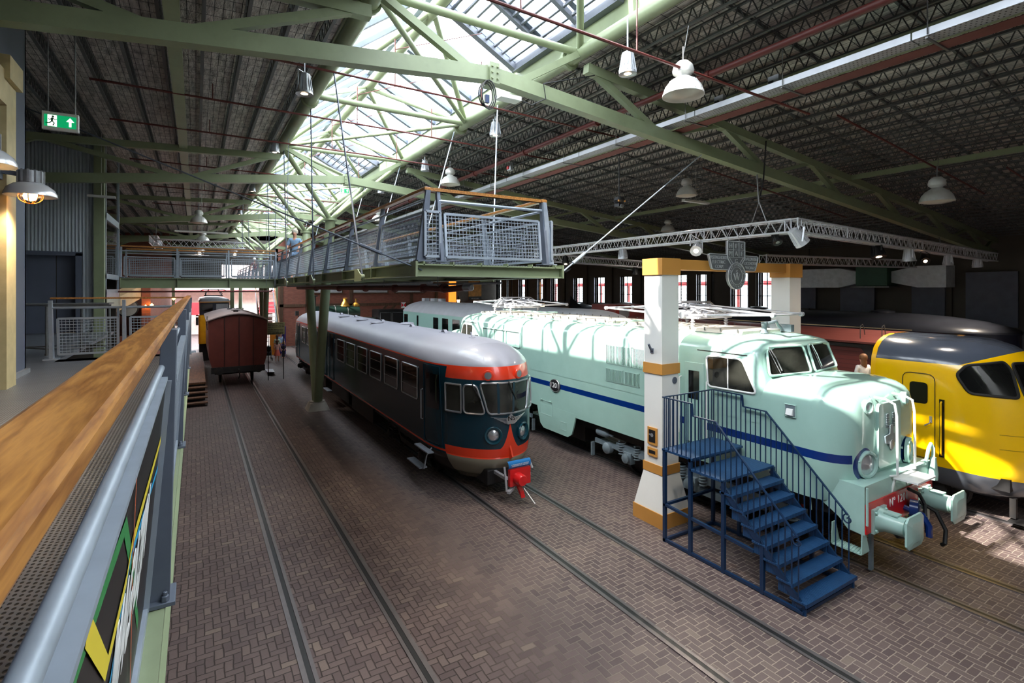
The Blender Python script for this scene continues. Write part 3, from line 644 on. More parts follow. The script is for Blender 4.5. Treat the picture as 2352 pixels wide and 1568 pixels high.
objs('coupler_arm',MB().bar((-.3,YF+.4,.6),(-.3,YF-.34,.6),.07).bar((.32,YF+.4,.6),(.32,YF-.34,.6),.07).tube([(-.34,YF-.3,.86),(-.34,YF-.36,.6),(-.34,YF-.4,.34)],.025,6).tube([(.34,YF-.3,.9),(.36,YF-.4,.75)],.025,6).bar((-.1,YF-.3,.35),(-.32,YF-.44,.32),.08,.06),M['panto'],CP,lambda c:c[0]>0)
obj('coupler_bar',MB().tube([(.12,YF-.4,.32),(.2,YF-.75,.06)],.022,8),M['chrome'],CP)
cs=obj('coupler_sign',MB().loft([[(-.3,YF-.36-.07*math.cos(a),.9+.09*math.sin(a)) for a in [k*PI/8-PI/2 for k in range(9)]],[(.3,YF-.36-.07*math.cos(a),.9+.09*math.sin(a)) for a in [k*PI/8-PI/2 for k in range(9)]]],close=False,caps=False),M['bluelabel'],CP,fix=False)
text('sign_lettering','KOPPELING ALLEEN MET LUCHTDRUK\nAANSPREKEN IN GEVAL VAN NOOD',.032,M['wt'],cs,(0,YF-.437,.9),(PI/2,0,0),.001,sx=.85)
obj('class_number',MB(),None,bc) if False else text('class_number','3',.22,M['wt'],bc,(-1.352,.05,2.72),(PI/2,0,-PI/2),.002,sx=.6)
# ================================================================ yellow driving cab
def yelmat():
    m,t,b=newmat('yellow_paint',.2,0,.5); g,x,y,z=t.xyz()
    hb=t.m('ADD',3.26,t.m('MULTIPLY',t.m('MAXIMUM',t.m('SUBTRACT',-.1,y),0),.42))
    roof=t.m('MULTIPLY',t.m('GREATER_THAN',z,hb),t.m('LESS_THAN',y,1.5)); low=t.m('LESS_THAN',z,t.m('ADD',1.02,t.m('MULTIPLY',t.m('MINIMUM',y,0),.06)))
    seam=0
    for zz in (1.9,1.6): 
        s_=t.m('LESS_THAN',t.m('ABSOLUTE',t.m('SUBTRACT',z,zz)),.005); seam=s_ if seam==0 else t.m('MAXIMUM',seam,s_)
    seam=t.m('MULTIPLY',seam,t.m('LESS_THAN',y,-.75))
    c=t.mix(roof,lin((255,200,6)),t.mix(t.noise(g,2,4),lin((66,74,88)),lin((80,88,104)))); c=t.mix(low,c,lin((84,88,96))); c=t.mix(seam,c,lin((120,85,10)))
    t.put(b.inputs['Base Color'],c); b.inputs['Coat Weight'].default_value=.5; b.inputs['Coat Roughness'].default_value=.07; return m
M['yellow']=yelmat()
yc=thing('driving_cab','yellow train driving cab with dark grey roof and raked windscreen, beyond the mint locomotive','train',(15.25,4.6,0))
b=MB(); Y0=-1.5; Y1=1.5
Zy=[(.5,.95,.55,.9,.95),(.62,1.2,.3,1.15,1.3),(.85,1.33,.1,1.33,1.7),(1.05,1.385,.02,1.38,1.9),(1.4,1.4,0,1.4,1.9),(2.3,1.4,0,1.4,1.9),(2.65,1.395,.1,1.39,1.88),(3.1,1.37,.32,1.37,1.85),(3.3,1.34,.46,1.34,1.8),(3.5,1.24,.62,1.2,1.6),(3.65,1.05,.85,1.0,1.3),(3.76,.75,1.15,.7,.9),(3.8,.4,1.5,.3,.5)]
b.loft([rr(w,Y0+d,{.5:.1,.62:.35,.85:.7}.get(z,Y1),rx,ry,.06,.06,z,10,2.1) for z,w,d,rx,ry in Zy]); obj('body',b,M['yellow'],yc)
e=[]; 
for z,w,d,rx,ry in Zy[3:]: e.append((-w-.012,z))
ring=e+[(-x,z) for x,z in e[::-1]]
ed=MB().loft([[(x,Y1-.08,z) for x,z in ring],[(x,Y1+.02,z) for x,z in ring]],close=False,caps=False); obj('end_trim',ed,mat('yellow_trim',(250,190,8),.3,0,.03,3),yc,fix=False)
YS=side(-1.4,-1)
D=obj('cab_door',frame(MB(),YS,rnd(rect(.25,.86,1.15,3.02),.16),.0,.008,5),M['dark'],yc)
obj('door_window',patch(MB(),YS,rnd(rect(.38,.72,2.35,2.82),.08),.008),M['dglass'],D,fix=False)
obj('door_handle',MB().tube([(-1.42,.32,2.0),(-1.46,.33,1.95),(-1.46,.42,1.88)],.014,6).cbox((-1.415,.32,2.03),.02,.05,.14),M['chrome'],D)
hr=obj('handrail_recess',MB().box(-1.412,-1.39,.08,.17,1.25,2.5),M['dglass'],yc); obj('handrail',MB().tube([(-1.41,.13,2.45),(-1.45,.13,2.42),(-1.45,.13,1.32),(-1.41,.13,1.29)],.018,6),mat('yellow_rail',(250,190,8),.3),hr)
YN=nose(Y0,1.9,1.4,lambda z:0 if z<2.5 else (z-2.5)*.55)
def ywin(pts,nm='side_windscreen'):
    q=rnd([(a/25,b_) for a,b_ in pts],.1); q=[(a*25,b_) for a,b_ in q]; g=obj(nm,patch(MB(),YN,q,.035,6,4),M['dglass'],yc,fix=False); obj('window_seal',frame(MB(),YN,q,.035,.03,6,3),M['rubber'],g)
ywin([(-65,2.7),(-39.5,2.67),(-32.5,3.2),(-33.5,3.38),(-57,3.27),(-65.5,3.06)]); ywin([(-35.5,2.67),(35.5,2.67),(29,3.35),(-29,3.35)],'windscreen'); ywin([(39.5,2.67),(65,2.7),(65.5,3.06),(57,3.27),(33.5,3.38),(32.5,3.2)])
bogie(yc,1.3,M['dark'],2.0,.8,.46,2); obj('underframe',MB().box(-1.1,1.1,-.9,1.45,.75,1.0).bar((-.9,-.9,.6),(-.9,-.9,.2),.1).cbox((-.9,-1.0,.15),.3,.3,.04),M['dark'],yc)
obj('roof_hatch_marks',MB().cbox((-.5,.4,3.775),.15,.1,.01).cbox((.2,.3,3.81),.12,.12,.01),M['ochre'],yc)
# ================================================================ brown red goods wagon (left track)
M['wagred']=mat('wagon_red_brown',(100,44,36),.45,0,.14,2.5,dirt=((60,30,28),2,.8)); M['roofbr']=mat('canvas_roof',(138,122,120),.7,0,.12,2)
wg=thing('goods_wagon','closed red-brown wagon with a grey arched roof on the sunken track by the wooden steps','wagon',(1.84,29.5,0))
b=MB().box(-1.3,1.3,.0,8.5,1.02,3.3); 
b=MB(); arch=[(-1.32,3.3)]+[(-1.32+2.64*k/10,3.3+.3*math.sin(PI*k/10)) for k in range(1,10)]+[(1.32,3.3)]
b.prism([(-1.16,1.0),(1.16,1.0),(1.3,1.5),(1.32,3.3)]+arch[::-1][1:-1]+[(-1.32,3.3),(-1.3,1.5)],'y',0,8.5); W=obj('body',b,M['wagred'],wg)
v=MB()
for x in (-.62,.02,.66): v.box(x-.016,x+.016,-.045,0,1.02,3.5)
objs('end_batten',v,mat('batten_dark',(40,20,18),.5),wg,lambda c:round(c[0],1)); 
r=MB(); ar=[(-1.42+2.84*k/12,3.3+.34*math.sin(PI*k/12)) for k in range(13)]; r.prism(ar+[(x,z+.05) for x,z in ar[::-1]],'y',-.15,8.6); RF=obj('roof',r,M['roofbr'],wg)
obj('roof_vent',MB().lathe([(.12,0),(.12,.08),(.22,.09),(.2,.13)],14,(0,2.2,3.66)).lathe([(.1,0),(.16,.08)],12,(-.1,6.2,3.66)),M['dark'],RF)
obj('buffer_beam',MB().box(-1.2,1.2,-.08,.1,.72,1.02),M['dark'],wg)
for x in (-.87,.87):
    Bf=obj('buffer',MB().lathe([(.12,0),(.09,.1),(.09,.4),(.19,.42),(.19,.46),(.0,.47)],18,(x,-.08,.9),(0,-1,0)),M['dark'],wg)
obj('drawhook',MB().bar((0,-.08,.88),(0,-.35,.85),.08).tube([(0,-.35,.85),(.03,-.4,.6),(-.02,-.38,.45)],.03,6),M['dark'],wg)
obj('running_gear',MB().lathe([(.15,-.08),(.47,-.05),(.47,.05),(.15,.08)],22,(-.75,1.8,.47),(1,0,0)).lathe([(.15,-.08),(.47,-.05),(.47,.05),(.15,.08)],22,(.75,1.8,.47),(1,0,0)).tube([(-1,1.8,.47),(1,1.8,.47)],.07,8).lathe([(.15,-.08),(.47,-.05),(.47,.05),(.15,.08)],22,(-.75,6.3,.47),(1,0,0)).lathe([(.15,-.08),(.47,-.05),(.47,.05),(.15,.08)],22,(.75,6.3,.47),(1,0,0)).bar((-1,.1,.9),(-1,8.4,.9),.1,.2).bar((1,.1,.9),(1,8.4,.9),.1,.2),M['dark'],wg)
obj('corner_handrail',MB().tube([(-1.34,.1,3.55),(-1.4,0,3.2),(-1.36,-.05,2.9)],.012,5).tube([(-1.36,.6,3.55),(-1.42,.5,3.3),(-1.36,.45,3.1)],.012,5),M['dark'],wg)
# ================================================================ coaches behind
def coach(name,label,cat,loc,Lh,m_body,hw,zb,zg,zt,wins,roofm,stripe=None,ry=.25,rx=None,z0=.95):
    t=thing(name,label,cat,loc); rx=rx or .25
    b=MB(); b.loft([rr(hw,-Lh,Lh,rx,ry,rx,ry,z,6) for z in (z0,zg)]); obj('body',b,m_body,t)
    r=MB(); h=zt-zg
    r.loft([rr(hw*w,-Lh+d,Lh-d,rx*w,ry+d*.3,rx*w,ry+d*.3,zg+h*q,6) for q,w,d in ((0,1.01,-.01),(.12,1.0,.02),(.4,.9,.15 if ry<1 else .5),(.65,.74,.35 if ry<1 else 1.1),(.85,.5,.7 if ry<1 else 2),(.97,.25,1.1 if ry<1 else 3),(1,.05,1.4 if ry<1 else 3.6))]); obj('roof',r,roofm,t)
    for (a,c_,z_,z1) in wins:
        S=side(-hw,-1); g=obj('window',patch(MB(),S,rnd(rect(a,c_,z_,z1),.05),.008),M['dglass'],t,fix=False); obj('window_frame',frame(MB(),S,rnd(rect(a,c_,z_,z1),.05),.01,.012,5),m_body,g)
    obj('underframe',MB().box(-1,1,-Lh+.5,Lh-.5,.55,z0),M['dark'],t); bogie(t,-Lh+3.4,M['dark'],2.4,.95,.46); bogie(t,Lh-3.4,M['dark'],2.4,.95,.46); return t
def stripem(name,base,st,z0,z1):
    m,t,b=newmat(name,.3); g,x,y,z=t.xyz(); s_=t.m('MULTIPLY',t.m('GREATER_THAN',z,z0),t.m('LESS_THAN',z,z1)); t.put(b.inputs['Base Color'],t.mix(s_,lin(base),lin(st))); b.inputs['Coat Weight'].default_value=.3; return m
M['mintc']=stripem('coach_mint',(165,208,198),(8,44,112),1.72,1.86); M['groof']=mat('coach_roof_grey',(190,192,198),.4,0,.08,1.5)
wl=[(7.9,8.7,2.25,3.0),(10.4,11.6,2.15,3.0),(5.4,5.9,2.25,3.0)]+[]
c1=coach('passenger_coach','mint green passenger coach with grey arched roof, parked behind the mint locomotive','train',(15.25,27.9,0),11.3,M['mintc'],1.4,1,3.2,4.0,[(10.0,10.9,2.1,3.0),(7.8,8.2,2.1,3.0),(4.2,5.1,2.1,3.0),(2.6,3.6,2.1,3.0),(.9,2.0,2.1,3.0),(-.8,.3,2.1,3.0)],M['groof'])
rv=MB()
for y in (9,7.5): rv.lathe([(.28,0),(.28,.3),(.0,.3)],14,(.3,y,3.9))
rv.box(-.1,.3,9.9,10.5,3.9,4.2)
for y in (4,2,0,-2): rv.lathe([(.14,-.05),(.14,.06),(.0,.14)],10,(-.55,y,3.85))
objs('roof_ventilator',rv,M['groof'],c1,lambda c:round(c[1]))
M['navycoach']=mat('navy_coach',(22,24,44),.25,0,.1,3,coat=.4); M['blackroof']=mat('black_roof',(44,46,54),.3,0,.15,3)
c2=coach('streamlined_train','long black streamlined train with a fine cream line, along the dark side wall','train',(24.25,17.3,0),11.4,M['navycoach'],1.4,1,3.34,3.95,[],M['blackroof'],ry=2.6,rx=1.35)
obj('cream_line',MB().box(-1.415,-1.4,-8.6,9,3.35,3.385),mat('cream',(225,200,150),.4),c2)
nd=obj('nose_doorway',MB().prism(rnd(rect(-.3,.5,1.2,3.45),.2),'y',-11.4,-10.6),M['black'],c2); obj('doorway_trim',MB().tube([(x,-11.42,z) for x,z in rnd([(-.3,1.2),(-.3,3.45),(.5,3.45),(.5,1.2)],.25)],.03,6),M['gold'],nd)
rh=MB()
for y,x in ((-7,.1),(-1.6,-.1),(4,0),(8,0)): rh.lathe([(.4,-.02),(.42,.05),(.2,.1)],16,(x,y,3.95))
for y in (-3.6,-.4): rh.box(-1.0,-.7,y,y+1.6,3.66,3.7)
objs('roof_hatch',rh,M['blackroof'],c2,lambda c:round(c[1]))
c3=coach('dark_coach','black railway coach with a rounded roof end under the far windows','train',(24.25,38.5,0),9.0,M['navycoach'],1.4,1,3.3,3.9,[],M['blackroof'])
# brown goods wagons on the fifth track
M['plank']=None
def plankm():
    m,t,b=newmat('wagon_planks',.5); g,x,y,z=t.xyz(); f=t.m('LESS_THAN',t.m('FRACT',t.m('MULTIPLY',z,7)),.08); t.put(b.inputs['Base Color'],t.mix(f,t.mix(t.noise(g,2,3),lin((84,36,33)),lin((98,44,40))),lin((50,22,20)))); return m
M['plank']=plankm()
def gwagon(name,label,loc,L_,cabin=None):
    t=thing(name,label,'wagon',loc); obj('body',MB().box(-1.3,1.3,-L_,L_,1.1,3.15),M['plank'],t)
    r=MB(); ar=[(-1.45+2.9*k/12,3.15+.3*math.sin(PI*k/12)) for k in range(13)]; r.prism(ar+[(x,z+.06) for x,z in ar[::-1]],'y',-L_-.12,L_+.12); obj('roof',r,mat('brown_roof',(84,40,37),.5,0,.08,2),t)
    p=MB(); n=int(L_)
    for k in range(n+1):
        y=-L_+2*L_*k/n; p.box(-1.36,-1.3,y-.08,y+.08,1.1,3.15)
    p.box(-1.36,-1.3,-L_,L_,1.05,1.2).box(-1.36,-1.3,-L_,L_,3.0,3.15).prism([(-L_,3.1),(-L_+.7,3.1),(-L_,2.2)],'x',-1.35,-1.31)
    obj('frame_posts',p,M['dark'],t); obj('louvre',MB().box(-1.34,-1.3,-L_+1.9,-L_+2.6,2.2,2.8),M['black'],t)
    if cabin: 
        c=MB().box(-1.25,.9,cabin,cabin+1.9,3.2,4.1); C_=obj('brake_cabin',c,mat('cabin_red',(128,48,42),.45,0,.05,2),t); obj('cabin_window',MB().box(-1.0,-.3,cabin-.01,cabin,3.4,3.85),M['lampg'],C_)
    obj('underframe',MB().box(-1.1,1.1,-L_,L_,.8,1.1),M['dark'],t); bogie(t,-L_+1.6,M['dark'],2.0,.95,.47) ; bogie(t,L_-1.6,M['dark'],2.0,.95,.47); return t
g1=gwagon('plank_wagon','red-brown plank goods wagon with black frame posts, behind the yellow cab',(19.75,12.4,0),4.6)
obj('roof_ladder',MB().tube([(-1.2,-3.9,3.25),(-1.2,-3.9,3.7),(-1.05,-3.9,3.75),(-.95,-3.9,3.6),(-.9,-3.9,3.4)],.014,5).tube([(-.9,-4.4,3.25),(-.9,-4.4,3.7),(-.75,-4.4,3.75),(-.65,-4.4,3.4)],.014,5),M['dark'],g1)
g2=gwagon('brake_wagon','red goods wagon with raised guard cabin on its roof, behind the pantographs',(19.75,22.9,0),5.0,cabin=-2.9)
g3=coach('domed_wagon','grey domed wagon roof showing between the red cabin and the windows','wagon',(19.75,31.5,0),3.2,M['navycoach'],1.3,1,3.2,4.0,[],M['groof'],ry=1.0,rx=1.0)
# ================================================================ building shell
XL,XR,YB,YE=-9.0,27.5,-7.0,50.0
struct('floor',MB().box(-14,34,-9,75,-.3,0),M['floor'],'brick paved hall floor')
def zr(X): return 9.52-(X-6.2)*.105 if X>4.2 else 9.42+(X-2.3)*.04
def slab(name,xa,xb,m,lab):
    b=MB(); b.add([(xa,YB,zr(xa)),(xb,YB,zr(xb)),(xb,YE+1,zr(xb)),(xa,YE+1,zr(xa)),(xa,YB,zr(xa)+.07),(xb,YB,zr(xb)+.07),(xb,YE+1,zr(xb)+.07),(xa,YE+1,zr(xa)+.07)],[(3,2,1,0),(4,5,6,7),(0,1,5,4),(1,2,6,5),(2,3,7,6),(3,0,4,7)]); return struct(name,b,m,lab)
slab('ceiling',XL,2.12,M['ceil'],'foil lined roof between walkway and skylight'); slab('ceiling_right',6.4,XR+.5,M['ceil'],'foil lined roof between skylight and dark side wall')
M['wallr']=mat('dark_panel_wall',(84,78,70),.7,0,.12,1)
M['conc']=mat('dark_concrete',(58,52,46),.75,0,.12,1.2)
# right wall with window openings
WB,WT=3.8,5.86; wins=[(17.0,17.9),(18.6,19.7),(21.0,22.2),(23.0,24.1),(28.0,29.2),(31.0,32.2),(33.7,34.9),(37.2,38.2),(39.4,40.4),(42.6,43.7),(45.0,46.0),(47.2,48.1)]
b=MB().box(XR,XR+.4,YB,YE,0,WB).box(XR,XR+.4,YB,YE,WT,zr(XR)+.2)
ys=[YB]+[q for w in wins for q in w]+[YE]
for i in range(0,len(ys),2): b.box(XR,XR+.4,ys[i],ys[i+1],WB,WT)
for y in range(-6,50,3): b.box(XR-.14,XR,y,y+.35,0,zr(XR))
struct('wall_right',b,M['wallr'],'dark right wall')
for i,(a,c_) in enumerate(wins):
    f=MB(); X=XR+.1
    for z in (WB,WB+.7,WB+1.4,WT-.04): f.box(X,X+.05,a,c_,z,z+.04)
    for y in (a,(a+c_)/2-.02,c_-.05): f.box(X,X+.05,y,y+.05,WB,WT)
    if i in (3,6,7,10,11):
        for k in range(10): f.box(X+.02,X+.1,a,c_,WB+.1+k*.2,WB+.13+k*.2)
    w=struct('window_%d'%(i+1),f,M['black'],'tall narrow black framed window in the dark side wall'); g=obj('window_pane',MB().box(X+.02,X+.03,a,c_,WB,WT),M['pane'],w); obj('window_reveal',MB().box(XR-.02,XR+.42,a-.06,a,WB,WT).box(XR-.02,XR+.42,c_,c_+.06,WB,WT),M['lampg'],w)
# pictures of dull panels on the dark side wall
for k,(y,w_,z0,z1) in enumerate(((14.6,1.3,3.9,5.1),(11.9,1.5,3.6,5.1),(9.2,1.2,3.6,5.2),(6.9,1.6,3.4,5.6))):
    tag(obj('display_panel',MB().box(XR-.24,XR-.145,y,y+w_,z0,z1),mat('panel_grey',(92,94,108),.5),None),['dull grey panel on the dark side wall, nearest the windows','dull grey panel on the dark side wall below the green duct box','dull grey panel on the dark side wall below the right duct','tallest dull grey panel on the dark side wall, beyond the ducts'][k],'panel')
# left, front and far walls
M['pale']=mat('pale_bounce_wall',(170,166,160),.8)  # tone of the out-of-view walls, set pale to bounce light into the hall
struct('wall_left',MB().box(XL-.3,XL,YB,YE,0,10),M['pale'],'hidden left wall'); struct('wall_front',MB().box(XL,XR,YB-.3,YB,0,11.5),M['pale'],'wall behind the viewer')
b=MB().box(6.0,XR,YE-1.8,YE-1.5,0,9.6).box(XL,-1.6,YE-1.8,YE-1.5,0,9.6)
struct('wall_back_upper',MB().box(-1.6,1.8,YE-1.8,YE-1.5,5.5,9.6).box(1.8,6,YE-1.8,YE-1.5,6.9,9.6),M['conc'],'dark wall above the far opening')
struct('wall_back',b,M['brick'],'brick end wall with timber frame')
b=MB()
for x in (6.1,8.2,12.0,17.8,20.4,22.6): b.box(x,x+.3,48.12,48.2,0,5.6)
b.box(6.1,22.6,48.12,48.2,3.35,3.6).box(6.1,22.6,48.1,48.2,5.45,5.7)
for x in (9.5,14.8,15.6): b.bar((x,48.14,2.6),(x+.7,48.14,3.4),.2,.1,(0,1,0))
struct('trim_1',b,M['timber'],'brown timber framing on the brick wall')
b=MB().box(22.6,XR,48.0,48.19,0,6.2); struct('wall_back_plaster',b,mat('plaster_grey',(104,98,92),.8),'grey plastered part of the end wall')
for k,(x0,x1) in enumerate(((8.6,11.4),(12.2,15.6),(16.2,19.3))):
    w=struct('window_%d'%(20+k),MB().box(x0,x1,48.02,48.1,4.5,5.3),M['timber'],'wide white blinded window in the brick wall'); obj('window_blind',MB().box(x0+.12,x1-.12,47.99,48.02,4.6,5.3),mat('blind_white',(190,190,195),.6),w)
tag(obj('backlit_panel',MB().box(21.9,22.6,47.9,48.2,3.2,5.7),emis('amber_light',(255,150,50),.55)),'tall amber backlit strip panel on the end wall','panel')
po=thing('exhibition_poster','orange poster with a dark lower strip on the grey end wall','poster',(24.8,47.965,4.6)); obj('poster_sheet',MB().box(-.75,.75,0,.04,-1.1,1.15),mat('poster_orange',(190,130,50),.6,0,.35,3),po); obj('poster_footer',MB().box(-.75,.75,-.01,0,-1.1,-.45),M['black'],po); text('poster_lettering','NS HOLLAND\nSPOOR',.14,M['wt'],po,(0,-.02,-.75),(PI/2,0,0),.001)
# ducts on the dark side wall
du=thing('air_duct','galvanised air duct boxes joined by a dark green unit on the side wall','duct',(XR-.6,0,0))
def ductb(y0,y1,ys):
    b=MB(); 
    rings=[[(-.4,y,4.98),(.5,y,4.98),(.5,y,5.9),(-.4,y,5.9)] for y in (y0,ys)]; rings.append([(-.1,y1,5.2),(.5,y1,5.2),(.5,y1,5.7),(-.1,y1,5.7)]); b.loft(rings,smooth=False); return b
obj('duct_box',ductb(15.3,12.3,13.1),M['duct'],du); obj('duct_box',ductb(8.9,11.0,9.9),M['duct'],du); obj('fan_unit',MB().box(-.5,.5,11.0,12.3,5.05,6.0),mat('duct_green',(45,84,64),.5),du,bev=.02)
du2=MB().box(-.55,.5,10.9,12.5,4.98,5.03); obj('unit_shelf',du2,M['steel'],du)
# ================================================================ skylight
ZC=9.34; ZRg=10.72; XLc,XRc,XMc=2.28,6.18,4.23; NY=[7.65+4.85*k for k in range(-3,9)]
for nm,X,r,lab in (('left_chord',XLc,.15,'thick green tube running along the skylight edge towards the walkway'),('right_chord',XRc,.13,'green tube running along the skylight edge towards the locomotives below the pale curb')):
    tag(obj('skylight_tube',MB().tube([(X,YB,ZC),(X,YE,ZC)],r,16),M['green']),lab,'tube')
tag(obj('skylight_tube',MB().tube([(XMc,YB,ZRg),(XMc,YE,ZRg)],.14,14),M['green']),'green ridge tube directly under the glass peak','tube')
b=MB().box(6.30,6.36,YB,YE,9.38,10.02); struct('trim_2',b,M['green'],'pale green curb plate between skylight and dark side wall')
struct('trim_3',MB().box(2.1,2.14,YB,YE,9.36,9.5),M['green'],'pale green curb plate between walkway and skylight')
GL=[(2.12,9.5),(XMc,11.1),(6.33,10.0)]
for i,nm in ((0,'window_30'),(1,'window_31')):
    (xa,za),(xb,zb)=GL[i],GL[i+1]; b=MB(); b.add([(xa,YB,za),(xb,YB,zb),(xb,YE,zb),(xa,YE,za)],[(0,1,2,3)])
    w=struct(nm,b,M['sky'],'sloping skylight glass, '+('left' if i==0 else 'right')+' pitch',fix=False)
    bb=MB(); y=YB
    while y<YE: bb.bar((xa,y,za-.03),(xb,y,zb-.03),.13,.1); y+=1.2125
    bb.bar((xa,YB,za),(xa,YE,za),.12,.12); bb.bar((xb,YB,zb),(xb,YE,zb),.14,.14)
    obj('glazing_bars',bb,mat('glazing_bar_grey',(100,108,126),.5,.1),w)
    if i==1:
        for y0 in (6.6,20.6,35.0):
            v=MB(); 
            def P(u,yy,dz=-.12): return (xa+(xb-xa)*u,yy,za+(zb-za)*u+dz)
            v.bar(P(.08,y0),P(.95,y0),.16,.2).bar(P(.08,y0+3.4),P(.95,y0+3.4),.16,.2).bar(P(.08,y0),P(.08,y0+3.4),.16,.2).bar(P(.95,y0),P(.95,y0+3.4),.16,.2)
            for k in range(1,9): v.bar(P(.08+.87*k/9,y0),P(.08+.87*k/9,y0+3.4),.05,.05)
            for k in (1,2): v.bar(P(.08,y0+1.13*k),P(.95,y0+1.13*k),.1,.1)
            obj('roof_vent_frame',v,mat('vent_grey',(104,108,118),.5,.1),w)
# pyramids: diagonals, cross tubes
def ptube(p,q,r=.07): return MB().tube([p,q],r,10)
dg=MB()
ordn=['behind the viewer','above the viewer','nearest','second','third','fourth','fifth','sixth','seventh','eighth','ninth','tenth','eleventh']
for k in range(len(NY)-1):
    y0,y1=NY[k],NY[k+1]
    if y1<3: continue
    ap=(XMc,(y0+y1)/2,ZRg); t=thing('space_frame','green tube pyramid below the skylight, %s from the viewer'%ordn[max(0,k-1)],'roof frame')
    for X in (XLc,XRc):
        for y in (y0,y1): obj('diagonal_tube',MB().tube([(X,y,ZC),ap],.065,10),M['green'],t)
        obj('flange_ring',MB().lathe([(.2,-.02),(.2,.02)],14,(X,y0+.3,ZC),(0,1,0)).lathe([(.2,-.02),(.2,.02)],14,(X,y0+.34,ZC),(0,1,0)),M['green'],t)
    obj('cross_tube',MB().tube([(XLc,y0,ZC),(XRc,y0,ZC)],.07,10),M['green'],t)
    a,c_=((XLc,y0),(XRc,y1)) if k%2 else ((XRc,y0),(XLc,y1)); obj('bracing_tube',MB().tube([(a[0],a[1],ZC),(c_[0],c_[1],ZC)],.055,10),M['green'],t)
# ================================================================ roof joists (latticed)
def joistmesh(L,h=.26,p=.23):
    b=MB(); b.bar((0,0,h),(0,L,h),.05,.03).bar((0,0,0),(0,L,0),.05,.03); n=int(L/p)
    for k in range(n):
        y=k*p; q=(y,0,y+p/2,h) if True else 0
        b.bar((0,y,0),(0,y+p/2,h),.016,.016); b.bar((0,y+p/2,h),(0,y+p,0),.016,.016)
    return b
jm=joistmesh(YE-YB).mesh('roof_joist',M['joist']); n=0; X=-8.6; xs=[]
while X<2.0: xs.append(X); X+=.58
X=6.75
while X<XR: xs.append(X); X+=.52
for X in xs:
    o=bpy.data.objects.new('roof_joist',jm); COL.objects.link(o); o.location=(X,YB,zr(X)-.32)
    if X<4: tag(o,'latticed steel roof joist running lengthwise between walkway and skylight','joist','latticed joists under the roof over the walkway')
    else: tag(o,'latticed steel roof joist running lengthwise between skylight and dark side wall','joist','latticed joists under the roof over the locomotives')
cm=MB().bar((6.4,0,zr(6.4)-.03),(XR,0,zr(XR)-.03),.04,.05).mesh('roof_cross_bar',M['joist'])
for k in range(0,35):
    o=bpy.data.objects.new('roof_cross_bar',cm); COL.objects.link(o); o.location=(0,YB+1+k*1.6,0); tag(o,'thin steel bar crossing the joists under the roof over the locomotives','bar','cross bars under the roof over the locomotives')
for X,l,q in ((9.4,'green purlin under the roof over the locomotives, beside the cable tray',.1),(16.0,'slim green purlin under the roof over the locomotives, above the lighting truss',.05)): tag(obj('roof_purlin',MB().box(X-q,X+q,YB,YE,zr(X)-.36-q*2.2,zr(X)-.34),M['green']),l,'beam')
tag(obj('roof_purlin',MB().box(-.4,-.2,YB,YE,8.87,9.02),M['green']),'green purlin running lengthwise under the roof over the walkway','beam')
# ================================================================ cross trusses
def truss(Y,k):
    t=thing('roof_truss','green cross truss with box section lower chord, %s from the viewer'%['nearest','second','third','fourth','fifth'][k],'truss'); zb=lambda X: 8.49-abs(X-XMc)*(.102 if X<XMc else .093)
    W_=.2;Hh=.24; G=M['green']
    obj('lower_chord',MB().bar((XL,Y,zb(XL)),(XMc-.09,Y,zb(XMc)),W_,Hh),G,t); obj('lower_chord',MB().bar((XMc+.09,Y,zb(XMc)),(XR-.2,Y,zb(XR)),W_,Hh),G,t)
    j=MB().box(XMc-.09,XMc+.09,Y-.16,Y+.16,zb(XMc)-.17,zb(XMc)+.17)
    for dz in (-.1,0,.1):
        for sx in (-1,1): j.lathe([(.02,0),(.02,.03)],6,(XMc+sx*.05,Y-.16,zb(XMc)+dz),(0,-1,0))
    obj('joint_plate',j,G,t)
    zt=lambda X: zr(X)-.44
    obj('top_chord',MB().bar((6.3,Y,zt(6.3)),(XR,Y,zt(XR)),.16,.18),G,t); obj('top_chord',MB().bar((XL,Y,zt(XL)),(2.2,Y,zt(2.2)),.16,.18),G,t)
    top=[6.45,10.3,14.0,17.6,21.2,24.6]; bot=[8.3,12.1,15.6,19.3,23.0]; w=lambda a,c_,q,zz=None: obj('web_member',MB().bar((a,Y,zt(a) if zz is None else zz),(c_,Y,zb(c_)),q,q),G,t)
    for a,c_ in zip(top,bot): w(a,c_,.12)
    for a,c_ in zip(top[1:],bot): w(a,c_,.08)
    w(XR-.3,XR-1.2,.12); w(24.6,XR-1.2,.08); w(2.28,3.95,.12,ZC); w(6.18,4.7,.12,ZC)
    for a,c_ in ((2.0,-.3),(-3.4,-.3),(-3.4,-6),(-8.6,-6)): w(a,c_,.12)
for k in range(5): truss(7.62+9.75*k,k)
